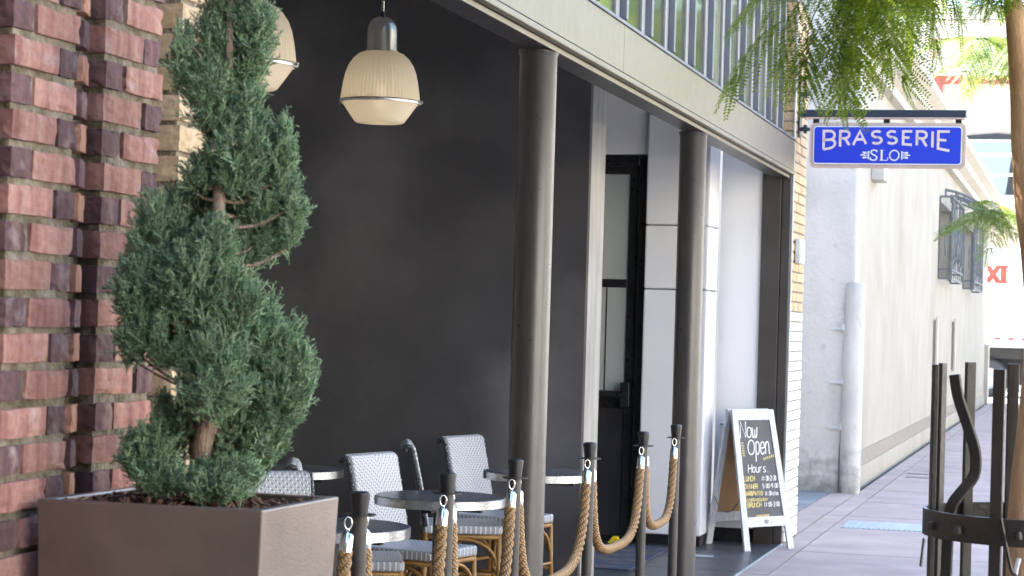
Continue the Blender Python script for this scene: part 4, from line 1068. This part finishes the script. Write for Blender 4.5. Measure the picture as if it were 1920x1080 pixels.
# ================================================================= STANCHIONS AND ROPES
def make_stanchion():
    t = thing('rope_stanchion', (0, 0, 0), '', 'stanchion', 'bronze rope stanchions along the patio edge', rz=1e-6)
    MB().lathe([(.0235, .02), (.0235, .985), (0, .985)], n=20).build('pole', 'post_pole', t, smooth=True, auto=40)
    MB().lathe([(0, 1.04), (.022, 1.039), (.030, 1.034), (.0305, 1.026), (.0245, .975), (.0245, .972), (0, .972)], n=24).build('cap', 'rubber', t, smooth=True, auto=50)
    dk = MB().lathe([(.024, .9705), (.050, .9705), (.050, .9665), (.024, .9665)], n=28); dk.build('rope_plate', 'black_metal', t)
    MB().lathe([(.026, .05), (.04, .03), (.15, .014), (.155, .0), (0, 0)], n=32).build('base', 'post_pole', t, smooth=True, auto=40)
    return t
SY = [5.956, 6.865, 7.70, 9.01, 10.13, 11.012]
SX = [-2.096, -2.10, -2.085, -2.10, -2.09, -2.095]
STL = ['bronze stanchion nearest the planter', 'bronze stanchion second from the planter', 'bronze stanchion in front of the nearer brown column', 'bronze stanchion in front of the pale end of the charcoal wall',
       'bronze stanchion in front of the black door', 'bronze stanchion in front of the farther brown column']
s0 = make_stanchion()
for i in range(6):
    o = s0 if i == 0 else copy_tree(s0)
    o.location = (SX[i], SY[i], .002); o['label'] = STL[i]
def rope(a, b, sag, label):
    """three-strand twisted rope between two stanchions, hanging in a loop"""
    a = Vector(a); b = Vector(b); N_ = 150
    t = thing('barrier_rope', ((a + b) / 2 - Vector((0, 0, sag))), label, 'rope', 'twisted ropes between the stanchions')
    # hook and ferrule at both ends hang almost straight down
    d = (b - a).normalized()
    ctr = [a, a + Vector((0, 0, -.10)) + d * .012]
    c0, c1 = ctr[1], b + Vector((0, 0, -.10)) - d * .012
    n = 40
    curve = []
    for i in range(n + 1):
        u = i / n
        p = c0.lerp(c1, u); k = abs(2 * u - 1)
        p = c0 + (c1 - c0) * (u if True else u); p.z -= (sag - .10) * (1 - k ** 3.0)
        # hang closer to the posts near the ends
        p = p + d * ((c1 - c0).length * .10 * math.sin(2 * math.pi * u)) * -1
        curve.append(p)
    curve = smooth_pts(curve, 6)
    arcl = [0]
    for i in range(1, len(curve)): arcl.append(arcl[-1] + (curve[i] - curve[i - 1]).length)
    tot = arcl[-1]
    ns = int(tot / .0045)
    pts = []; j = 0
    for i in range(ns + 1):
        s_ = tot * i / ns
        while j < len(arcl) - 2 and arcl[j + 1] < s_: j += 1
        f = (s_ - arcl[j]) / max(1e-9, arcl[j + 1] - arcl[j]); pts.append(curve[j].lerp(curve[j + 1], min(1, f)))
    prev = None; frames = []
    for i in range(len(pts)):
        dd = (pts[min(i + 1, ns)] - pts[max(i - 1, 0)]).normalized()
        u = dd.orthogonal().normalized() if prev is None else (prev - dd * prev.dot(dd)).normalized()
        prev = u; frames.append((u, dd.cross(u)))
    for k in range(3):
        mb = MB(); P = []
        for i, p in enumerate(pts):
            ph = 2 * math.pi * (i * tot / ns / .10 + k / 3)
            P.append(p + frames[i][0] * (.0122 * math.cos(ph)) + frames[i][1] * (.0122 * math.sin(ph)))
        m = 8
        mb.tube(P, .0108, m, cap=True)
        o = mb.build('strand', 'rope', t, smooth=True)
        me = o.data; uv = me.uv_layers.new(name='UVMap'); li = 0; arr = np.zeros(len(me.loops) * 2, dtype=np.float32)
        vi = np.zeros(len(me.loops), dtype=np.int32); me.loops.foreach_get('vertex_index', vi)
        ringi = vi // m; kk = vi % m
        arr[0::2] = ringi * (tot / ns) / .0075; arr[1::2] = kk * 2.0 / m
        uv.data.foreach_set('uv', arr)
    for q, hd, sg in ((c0, a, 1), (c1, b, -1)):
        top = hd + Vector((0, 0, -.038)); dn = (q - top).normalized()
        MB().tube([top + dn * .0, top + dn * .007, top + dn * .016, q + dn * .004], [.007, .013, .0205, .0205], 16).build('ferrule', 'chrome', t, smooth=True, auto=50)
        MB().tube([hd + Vector((0, 0, -.017)) + Vector((.011 * math.cos(w) * .9, .006 * math.cos(w), .019 * math.sin(w))) for w in [2 * math.pi * x / 14 for x in range(14)]], .0032, 6, closed=True).build('hook_ring', 'chrome', t, smooth=True)
    return t
RL = ['rope hanging between the first and second stanchions from the planter', 'rope hanging between the second stanchion and the nearer column', 'rope looping down behind the nearer brown column', 'rope looping in front of the black door', 'short rope loop in front of the white wall beside the farther column']
SG = [.50, .50, .46, .44, .42]
for i in range(5):
    d = Vector((SX[i + 1] - SX[i], SY[i + 1] - SY[i], 0)).normalized()
    rope(Vector((SX[i], SY[i], .965)) + d * .044, Vector((SX[i + 1], SY[i + 1], .965)) - d * .044, SG[i], RL[i])
rope(Vector((-2.24, 5.05, .965)), Vector((SX[0] - .02, SY[0] - .045, .965)), .5, 'rope leading from the first stanchion back behind the planter')

# ================================================================= TABLES AND CHAIRS
def make_table():
    t = thing('cafe_table', (0, 0, 0), '', 'table', 'round zinc-edged patio tables', rz=1e-6)
    MB().lathe([(0, .762), (.292, .762), (.296, .760)], n=64).build('table_top', 'table_top', t)
    MB().lathe([(.2965, .761), (.3, .759), (.3, .722), (.297, .720), (.25, .720), (0, .722)], n=64).build('edge_band', 'steel', t, smooth=True, auto=40)
    MB().tube([(0, 0, .03), (0, 0, .72)], .03, 16).build('pedestal', 'black_metal', t, smooth=True, auto=40)
    MB().bar((-.2, 0, .707), (.2, 0, .707), .04, .024).bar((0, -.2, .709), (0, .2, .709), .04, .022).build('cross_brace', 'black_metal', t)
    MB().lathe([(.03, .05), (.06, .035), (.2, .02), (.205, 0), (0, 0)], n=32).build('base', 'black_metal', t, smooth=True, auto=40)
    return t
tb = make_table()
TB = [((-2.81, 9.08), 'round patio table in the middle, in front of the two woven chairs'), ((-2.775, 7.58), 'round patio table nearest the camera behind the first stanchion'),
      ((-2.81, 10.86), 'round patio table partly hidden behind the nearer brown column'), ((-4.02, 10.25), 'round patio table at the back behind the juniper')]
for i, (p, lab) in enumerate(TB):
    o = tb if i == 0 else copy_tree(tb)
    o.location = (p[0], p[1], .001); o['label'] = lab

def rcyl(pts, r_, n=8): return MB().tube(pts, r_, n)
def make_chair():
    """faces local +x; origin under the seat centre"""
    t = thing('woven_chair', (0, 0, 0), '', 'chair', 'woven bistro chairs on the patio', rz=1e-6)
    W, Dp = .215, .215
    # seat slab with rounded edge
    s_ = MB(); prof = [(-.0, .415), (.004, .410), (.010, .408)]
    s_.prism(rrect(-Dp, Dp, -W, W, .03, 4), (0, 0, .422), (1, 0, 0), (0, 1, 0), .048)
    s_.build('seat', 'wicker_seat', t, bevel=.012)
    # reclined back with curled top
    path = [(-.195, .46), (-.215, .58), (-.240, .70), (-.268, .82), (-.279, .868), (-.288, .882), (-.302, .886), (-.318, .876), (-.322, .86)]
    path = [Vector((x, 0, z)) for x, z in path]
    b_ = MB(); n = len(path)
    for i, p in enumerate(path):
        d = (path[min(i + 1, n - 1)] - path[max(i - 1, 0)]).normalized(); nv = Vector((d.z, 0, -d.x))
        for y, o_ in ((-.208, .0), (-.196, .016), (.196, .016), (.208, .0), (.196, -.016), (-.196, -.016)):
            q = p + nv * o_; b_.v.append((q.x, y, q.z))
    for i in range(n - 1):
        for k in range(6): b_.f.append((i * 6 + k, i * 6 + 6 + k, i * 6 + 6 + (k + 1) % 6, i * 6 + (k + 1) % 6))
    b_.f += [tuple(range(6)), tuple((n - 1) * 6 + k for k in reversed(range(6)))]
    b_.build('backrest', 'wicker_back', t, smooth=True, auto=30)
    for sd in (-1, 1):
        e_ = MB().tube([Vector((p.x, sd * .209, p.z)) + Vector((-.004, 0, 0)) for p in path], .013, 8); e_.build('back_edge', 'wicker_dark', t, smooth=True)
        for k in range(12):      # white studs down the edge binding
            f = k / 12 * 6; i = int(f); p = path[i].lerp(path[i + 1], f - i)
            MB().lathe([(0, .0035), (.0035, 0), (0, -.0035)], (p.x + .008, sd * .2155, p.z), 6).build('stud', 'sign_white', t)
    for sx in (-1, 1):
        for sd in (-1, 1):
            rcyl([(sx * .195, sd * .195, .425), (sx * .20, sd * .20, .2), (sx * .21, sd * .205, .0)], .0135).build('leg', 'rattan', t, smooth=True)
    for sd in (-1, 1):
        rcyl([(-.2, sd * .196, .408), (.2, sd * .196, .408)], .0125).build('seat_rail', 'rattan', t, smooth=True)
        rcyl([(sd * .196, -.2, .407), (sd * .196, .2, .407)], .0125).build('seat_rail', 'rattan', t, smooth=True)
        rcyl([(-.2, sd * .2, .16), (.2, sd * .2, .16)], .009).build('stretcher', 'rattan', t, smooth=True)
        rcyl([(sd * .203, -.2, .19), (sd * .203, .2, .19)], .009).build('stretcher', 'rattan', t, smooth=True)
        ar = [(math.cos(R(a)) * .185, math.sin(R(a)) * .14) for a in range(0, 181, 15)]
        rcyl([(x, sd * .198, .255 + z) for x, z in ar], .010).build('arch_brace', 'rattan', t, smooth=True)
        rcyl([(sd * .199, x, .255 + z) for x, z in ar], .010).build('arch_brace', 'rattan', t, smooth=True)
    return t
ch = make_chair()
CH_ = [(-3.075, 9.61, -14, 'woven chair with herringbone back between the two front tables'), (-3.155, 11.44, -14, 'woven chair with herringbone back behind the middle table'),
       (-3.20, 9.06, 21, 'woven chair seen edge-on beside the juniper and planter'), (-3.24, 10.86, 20, 'woven chair seen edge-on behind the middle table'),
       (-3.15, 8.02, -50, 'woven chair facing the camera, just above the planter rim'), (-2.84, 7.12, 96, 'woven chair tucked under the nearest table behind the planter')]
for i, (x, y, a, lab) in enumerate(CH_):
    o = ch if i == 0 else copy_tree(ch)
    o.location = (x, y, .001); o.rotation_euler = (0, 0, R(a)); o['label'] = lab

# ================================================================= A-BOARD
FL, FRt = Vector((-2.254, 14.557, 0)), Vector((-1.963, 14.959, 0))
BL, BRt = Vector((-2.589, 14.906, 0)), Vector((-2.293, 15.18, 0))
ab = thing('sandwich_board', (-2.27, 14.9, 0), 'whitewashed chalkboard A-frame sign with opening hours beside the post', 'A-frame sign')
ABH = .985
ux = (FRt - FL).normalized(); Wd = (FRt - FL).length
bx = (BRt - BL).normalized()
BRt = BL + ux * Wd
perp = Vector((-ux.y, ux.x, 0)); run = (BL - FL).dot(perp)
midL = FL + perp * run * .45 + ux * .045
tl = Vector((midL.x, midL.y, ABH)); trr = tl + ux * (Wd - .075)
def leaf(f0, f1, t0_, t1_, name, board, rails, out):
    ax = (f1 - f0); 
    def pt(u, v): return f0.lerp(f1, u).lerp(t0_.lerp(t1_, u), v)
    nrm = (f1 - f0).cross(t0_ - f0).normalized() * out
    th = .018
    def slab(us, mat_, nm, dz=0.0, thick=th):
        mb = MB(); q = [pt(*a) for a in us]
        mb.v = [tuple(p + nrm * dz) for p in q] + [tuple(p + nrm * (dz - thick)) for p in q]; n = len(q)
        mb.f = [tuple(range(n)), tuple(reversed(range(n, 2 * n)))] + [(i, n + i, n + (i + 1) % n, (i + 1) % n) for i in range(n)]
        return mb.build(nm, mat_, ab, bevel=.002)
    w = .125
    slab([(0, 0), (w * .92, 0), (w, 1), (0, 1)], 'wood_white', 'stile')
    slab([(1 - w * .92, 0), (1, 0), (1, 1), (1 - w, 1)], 'wood_white', 'stile')
    slab([(w, .925), (1 - w, .925), (1 - w, .9995), (w, .9995)], 'wood_white', 'rail', -.001)
    slab([(w * .93, .165), (1 - w * .93, .165), (1 - w * .94, .235), (w * .94, .235)], 'wood_white', 'rail', -.001)
    slab([(w * .9, .23), (1 - w * .9, .23), (1 - w * .95, .93), (w * .95, .93)], board, 'board', -.007, .008)
    return pt, nrm
pt, nrm = leaf(FL, FRt, tl, trr, 'front', 'chalkboard', True, 1)
off2 = perp * .045
leaf(BL, BRt, tl + off2, trr + off2, 'rear', 'ply', True, 1)
# chain
a = FL.lerp(tl, .36) + (BL - FL) * .02; b = BL.lerp(tl + off2, .36)
MB().tube([a.lerp(b, i / 16) + Vector((0, 0, -.10 * (1 - (2 * i / 16 - 1) ** 2))) for i in range(17)], .004, 5).build('chain', 'iron', ab)
MB().tube([pt(.5, .2) + nrm * .004 + (ux * .016 * math.cos(t) + Vector((0, 0, .010 * math.sin(t)))) for t in [2 * math.pi * k / 12 for k in range(12)]], .003, 5, closed=True).build('badge', 'iron', ab)
# single-stroke chalk lettering (grid 4 wide x 6 high)
G = {
 'N': ['0,0 0,6 4,0 4,6'], 'O': ['2,0 .6,.8 0,3 .6,5.2 2,6 3.4,5.2 4,3 3.4,.8 2,0'], 'W': ['0,6 1,0 2,4 3,0 4,6'], 'H': ['0,0 0,6', '4,0 4,6', '0,3 4,3'], 'L': ['0,6 0,0 3.4,0'], 'U': ['0,6 0,1.4 1,0 3,0 4,1.4 4,6'],
 'C': ['4,5 3,6 1.2,6 0,4.4 0,1.6 1.2,0 3,0 4,1'], 'D': ['0,0 0,6 2.2,6 3.8,4.6 4,3 3.8,1.4 2.2,0 0,0'], 'I': ['2,0 2,6'], 'E': ['3.6,6 0,6 0,0 3.6,0', '0,3 3,3'], 'R': ['0,0 0,6 2.8,6 3.8,4.7 2.8,3.2 0,3.2', '1.8,3.2 4,0'],
 'B': ['0,0 0,6 2.6,6 3.5,4.6 2.6,3.2 0,3.2', '2.6,3.2 4,1.6 2.8,0 0,0'], 'A': ['0,0 2,6 4,0', '.8,2 3.2,2'], 'P': ['0,0 0,6 2.8,6 3.9,4.5 2.8,3 0,3'], 'T': ['0,6 4,6', '2,6 2,0'], 'S': ['3.8,5.2 2.6,6 1,6 .2,4.8 1,3.4 3,2.8 3.9,1.4 2.8,0 1,0 0,.9'], 'Y': ['0,6 2,3 4,6', '2,3 2,0'],
 '&': ['4,0 .8,4.6 1.2,6 2.2,6 2.6,4.8 .4,2.2 .3,.8 1.4,0 2.6,.2 3.9,2.6'], '0': ['2,0 .6,.8 .2,3 .6,5.2 2,6 3.4,5.2 3.8,3 3.4,.8 2,0'], '1': ['2,0 2,6'], '2': ['.2,4.8 1,6 3,6 3.8,4.6 3,3 0,0 4,0'], '3': ['.2,5.4 1.4,6 3,6 3.7,4.6 2.8,3.3 1.4,3.2', '2.8,3.3 3.9,1.7 2.8,0 1.2,0 .1,.8'],
 '5': ['3.6,6 .6,6 .4,3.4 2.4,3.8 3.8,2.4 3.4,.6 2,0 .2,.6'], '9': ['3.6,4.4 2.6,3 1,3.2 .3,4.6 1.2,6 2.8,6 3.6,4.6 3.5,2 2.6,0'], ':': ['2,1.2 2,1.9', '2,4 2,4.7'], '-': ['.8,2.8 3.2,2.8'], '.': ['1.6,0 2.2,.3'],
 'o': ['2,0 .5,.7 .2,2 .8,3.6 2,4 3.3,3.5 3.8,2 3.3,.6 2,0'], 'w': ['0,4 .5,.6 1.2,0 2,1 2.1,3.2', '2,1 2.8,0 3.6,.8 4,4'], 'p': ['.3,-2.4 .3,4', '.3,3.2 1.6,4.1 3.2,3.6 3.8,2 3.1,.5 1.6,0 .3,.9'], 'e': ['.3,2 3.7,2.2 3.2,3.7 2,4 .8,3.5 .2,2 .8,.5 2.2,0 3.8,.8'], 'n': ['.3,0 .3,4', '.3,2.8 1.4,3.9 2.8,3.9 3.5,2.8 3.6,.6 4.3,0'],
 'u': ['.3,4 .3,1.2 1.2,0 2.6,.2 3.5,1.4 3.5,4', '3.5,1.4 3.7,.2 4.1,0'], 'r': ['.4,0 .4,4', '.4,2.6 1.6,3.9 3.2,3.8'], 's': ['3.4,3.5 2,4 .8,3.4 1,2.4 2.8,1.8 3.5,.9 2.4,0 .4,.4'], 'c': ['3.6,3.4 2.2,4 .8,3.3 .3,2 .9,.5 2.2,0 3.7,.7'], 'l': ['1.5,6 1.5,.8 2.4,0']}
def glyph_strokes(ch):
    out = []
    for s_ in G.get(ch, []):
        P = [tuple(float(v) for v in q.split(',')) for q in s_.split()]
        if ch.islower() or ch in 'OCSDUBPR&0235 9':
            if len(P) > 3: P = [(p.x, p.y) for p in smooth_pts([Vector((x, y, 0)) for x, y in P], 3)]
        out.append(P)
    return out
# photo-measured boxes on the board: (text, left u, right u, top v, bottom v) with v down from the top of the slate
BX = lambda x, y: ((x - (372 + (y - 150) * .1165)) / 250.0, (y - 150) / 597.0)
def chalk(mb, text, x0, x1, y0, y1, w, gap=.28):
    n = len(text); cw = (x1 - x0) / (n + gap * (n - 1))
    for i, ch_ in enumerate(text):
        X = x0 + i * cw * (1 + gap)
        for P in glyph_strokes(ch_):
            Q = []
            for gx, gy in P:
                u, v = BX(X + gx / 4 * cw, y1 - gy / 6 * (y1 - y0))
                uu = .125 + u * .75; vv = .93 - v * .70
                q = pt(uu, vv); Q.append((( q - FL).dot(ux), (q - FL).dot(vy)))
            mb.stroke(Q, w, FL + nrm * -.0052, ux, vy)
vy = (Vector((0, 0, ABH)) + perp * run * .45).normalized()
cw_ = MB(); cy_ = MB()
chalk(cw_, 'N', 392, 432, 165, 262, .0085); chalk(cw_, 'ow', 440, 520, 168, 262, .0085, .1)
chalk(cw_, 'O', 447, 496, 278, 366, .0085); chalk(cw_, 'pen', 505, 612, 252, 364, .0085, .15)
chalk(cw_, 'H', 448, 474, 424, 474, .0065); chalk(cw_, 'ours', 480, 578, 424, 474, .0058, .2); chalk(cw_, '...', 580, 606, 440, 474, .005)
for txt, x0, x1, y0, y1 in (('LUNCH', 416, 493, 496, 525), ('DINNER', 420, 515, 545, 571), ('BAR&PATIO', 422, 550, 588, 613), ('SATURDAY&SUNDAY', 428, 585, 631, 648), ('BRUNCH', 443, 537, 656, 683)):
    chalk(cy_, txt, x0, x1, y0, y1, .0048 if len(txt) < 12 else .0030)
for txt, x0, x1, y0, y1 in (('11:30-2:30', 545, 652, 498, 525), ('5:00-9:00', 550, 665, 545, 571), ('11:30-clos', 565, 665, 592, 615), ('11:00-3:00', 558, 670, 656, 683)):
    chalk(cw_, txt, x0, x1, y0, y1, .0046, .12)
def laurel(x0, y0, x1, y1, n):
    for i in range(n):
        f = i / (n - 1); x = x0 + (x1 - x0) * f; y = y0 + (y1 - y0) * f
        for sg in (-1, 1):
            Q = []
            for k in (0, 1):
                dx = (y1 - y0) / 14 * sg * k + (x1 - x0) / 12 * k; dy = -(x1 - x0) / 14 * sg * k + (y1 - y0) / 12 * k
                u, v = BX(x + dx * 1.4, y + dy * 1.4); q = pt(.125 + u * .75, .93 - v * .70); Q.append(((q - FL).dot(ux), (q - FL).dot(vy)))
            cy_.stroke(Q, .005, FL + nrm * -.0052, ux, vy)
laurel(405, 290, 416, 366, 6); laurel(562, 395, 636, 376, 6); laurel(503, 740, 585, 737, 8)
tag(cw_.build('white_lettering', 'chalk', ab), kind='stuff'); tag(cy_.build('yellow_lettering', 'chalk_y', ab), kind='stuff')

# ================================================================= HANGING SIGN
SYn = 15.40
sg = thing('hanging_sign', (-1.42, SYn, 2.77), 'blue hanging sign reading BRASSERIE SLO with pink edge', 'sign')
X0, X1, Z0, Z1 = -1.986, -.856, 2.768, 3.102
AXx, AXz = (1, 0, 0), (0, 0, 1)
def plate(name, m_, inset, r_, y, dep): return MB().prism(rrect(X0 + inset, X1 - inset, Z0 + inset, Z1 - inset, r_), (0, y, 0), AXx, AXz, dep).build(name, m_, sg)
# prism thickens along ax x ay = -y, i.e. towards the camera
plate('edge_panel', 'sign_pink', 0, .045, SYn + .02, .04)
plate('navy_line', 'sign_navy', .022, .030, SYn - .0195, .003)
plate('white_line', 'sign_white', .0245, .028, SYn - .022, .003)
plate('blue_field', 'sign_blue', .0345, .020, SYn - .0245, .003)
plate('rear_field', 'sign_blue', .0345, .020, SYn + .024, .003)
def pxs(x, y): return (X0 + (x - 1520) * (X1 - X0) / 289.5, Z1 - (y - 229.5) * (Z1 - Z0) / 87.0)
LT = {'B': ([[(0, 0), (0, 1), (.55, 1)] + arc(.55, .75, .40, .25, 90, -90) + [(0, .5)], [(.5, .5)] + arc(.56, .25, .44, .25, 90, -90) + [(0, 0)]]),
      'R': ([[(0, 0), (0, 1), (.5, 1)] + arc(.55, .76, .42, .24, 90, -90) + [(0, .52)], [(.48, .52), (1, .02)]]), 'A': ([[(0, 0), (.5, 1), (1, 0)], [(.2, .38), (.8, .38)]]),
      'S': ([arc(.52, .76, .46, .24, 40, 270, 12) + arc(.5, .26, .48, .26, 90, -145, 12)]), 'E': ([[(1, 1), (0, 1), (0, 0), (1, 0)], [(0, .52), (.72, .52)]]), 'I': ([[(.5, 0), (.5, 1)]])}
bt = lambda x: 271.5 + 13.0 * ((x - 1661) / 118.0) ** 2
for ch_, x0, x1 in (('B', 1546.5, 1568), ('R', 1577.5, 1595), ('A', 1602, 1626), ('S', 1636, 1655), ('S', 1664.5, 1683), ('E', 1694.5, 1711), ('R', 1720, 1738), ('I', 1746, 1751), ('E', 1759, 1780)):
    mb = MB()
    for P in LT[ch_]:
        Q = []
        for gx, gy in P:
            x = x0 + gx * (x1 - x0); yb = bt(x) - 2; yt = 246.3
            Q.append(pxs(x, yb + (yt - yb) * gy))
        mb.stroke(Q, .0185, (0, SYn - .0292, 0), AXx, AXz)
    mb.build('letter', 'sign_letter', sg)
sl = MB()
def slo(P, w): sl.stroke([pxs(x, y) for x, y in P], w, (0, SYn - .0292, 0), AXx, AXz)
slo([(1646.5, 285.5), (1645, 282.8), (1641, 282), (1636.5, 283.5), (1635.6, 287), (1638.5, 290.5), (1643.5, 292.6), (1647, 296), (1645.5, 300.5), (1640.5, 302), (1636, 300.3), (1634.6, 297)], .0095)
slo([(1647, 282), (1647, 287)], .004); slo([(1634.3, 296), (1634.3, 302)], .004)
slo([(1655.6, 282.5), (1655.6, 301.5)], .013); slo([(1652, 282.4), (1659.5, 282.4)], .004); slo([(1652, 301.6), (1666.5, 301.6)], .005); slo([(1666.5, 301.8), (1667.5, 295.5)], .005)
sl.stroke([pxs(1679 + 8.6 * math.cos(t), 292 + 9.6 * math.sin(t)) for t in [2 * math.pi * k / 24 for k in range(24)]], .0085, (0, SYn - .0292, 0), AXx, AXz, closed=True)
for s_, xo_ in ((1, 1631.5), (-1, 1692.8)):
    slo([(xo_, 284), (xo_, 300)], .008)
    for yy in (286, 289.5, 293.5, 297.5): slo([(xo_, yy), (xo_ - s_ * 9, 291.8 + (yy - 291.8) * .75)], .0055)
    slo([(xo_ - s_ * 6, 287.4), (xo_ - s_ * 11.5, 286.8)], .013); slo([(xo_ - s_ * 6, 296.4), (xo_ - s_ * 11.5, 297)], .013); slo([(xo_ - s_ * 8, 291.8), (xo_ - s_ * 15.5, 291.6)], .009)
sl.build('small_lettering', 'sign_white', sg)
for x in (1531, 1663, 1795):
    p = pxs(x, 225); MB().box(p[0] - .022, p[0] + .022, SYn - .02, SYn + .02, Z1 - .005, Z1 + .028).build('hanger_tab', 'rubber', sg)
sb = thing('sign_bracket', (-2.07, SYn, 3.18), 'navy steel arm bolted to the buff pier carrying the blue sign', 'bracket')
MB().box(-2.02, -.862, SYn - .028, SYn + .028, Z1 + .040, Z1 + .094).build('arm', 'arm', sb, bevel=.004)
MB().box(-2.01, -.87, SYn - .024, SYn + .024, Z1 + .026, Z1 + .039).build('under_channel', 'sign_pink', sb)
MB().box(-.862, -.850, SYn - .03, SYn + .03, Z1 + .036, Z1 + .098).build('end_cap', 'plate', sb)
MB().box(-2.068, -2.058, SYn - .06, SYn + .06, 2.99, 3.36).build('wall_plate', 'arm', sb)
for z in (3.31, 3.05):
    MB().tube([(-2.06, SYn - .03, z), (-2.0, SYn - .03, z), (-1.985, SYn - .03, z)], [.016, .016, .012], 10).box(-2.03, -2.008, SYn - .058, SYn - .002, z - .03, z + .03).build('bolt', 'arm', sb)
MB().tube([(-2.06, SYn, Z1 + .066), (-2.0, SYn, Z1 + .066)], .028, 12).build('socket', 'arm', sb)

# ================================================================= SMALL THINGS ON THE GROUND
o = MB().box(-3.5, -2.75, 13.0, 14.45, .003, .012).build('door_mat', 'mat_blue', bevel=.004)
tag(o, 'worn dark blue doormat on the slate tiles before the black door', 'doormat')
ws = MB().prism([(-.05, 0), (.05, 0), (.02, .05), (-.01, .05)], (-3.20, 14.62, .002), (1, 0, 0), (0, 0, 1), .06)
tag(ws.build('door_wedge', 'yellow_plastic', bevel=.004), 'small yellow wedge on the floor by the black door', 'door wedge')
gt = thing('pavement_grate', (-1.3, 16.9, 0), 'pale ribbed metal grate set in the pink pavement', 'grate')
MB().box(-1.83, -.62, 16.72, 17.36, -.004, .003).build('plate', 'grate', gt)
for k in range(30):
    MB().box(-1.82 + k * .04, -1.80 + k * .04, 16.74, 17.34, .003, .007).build('rib', 'grate', gt)
for k, (x, y) in enumerate(((-1.83, 22.9), (-1.86, 23.5))):
    v = thing('pavement_vent', (x, y, 0), ('nearer' if k == 0 else 'farther') + ' small slotted vent in the pavement by the cream wall', 'vent')
    MB().box(x, x + .34, y, y + .16, -.004, .003).build('plate', 'iron', v)
    for q in range(7): MB().box(x + .02 + q * .045, x + .045 + q * .045, y + .02, y + .14, .003, .005).build('slot', 'rubber', v)
tag(MB().prism([(0, 0), (.19, 0), (.19, -.03), (.165, -.03), (.165, -.006), (0, -.006)], (-2.56, 15.185, .86), (1, 0, 0), (0, 0, 1), .012).build('wall_hook', 'iron'), 'small dark wall hook above the A-frame sign', 'hook')
tag(MB().box(-2.62, -2.40, 14.05, 14.12, .003, .006).build('tape_strip', 'plate'), 'pale strip of tape on the slate tiles by the A-frame sign', 'tape')
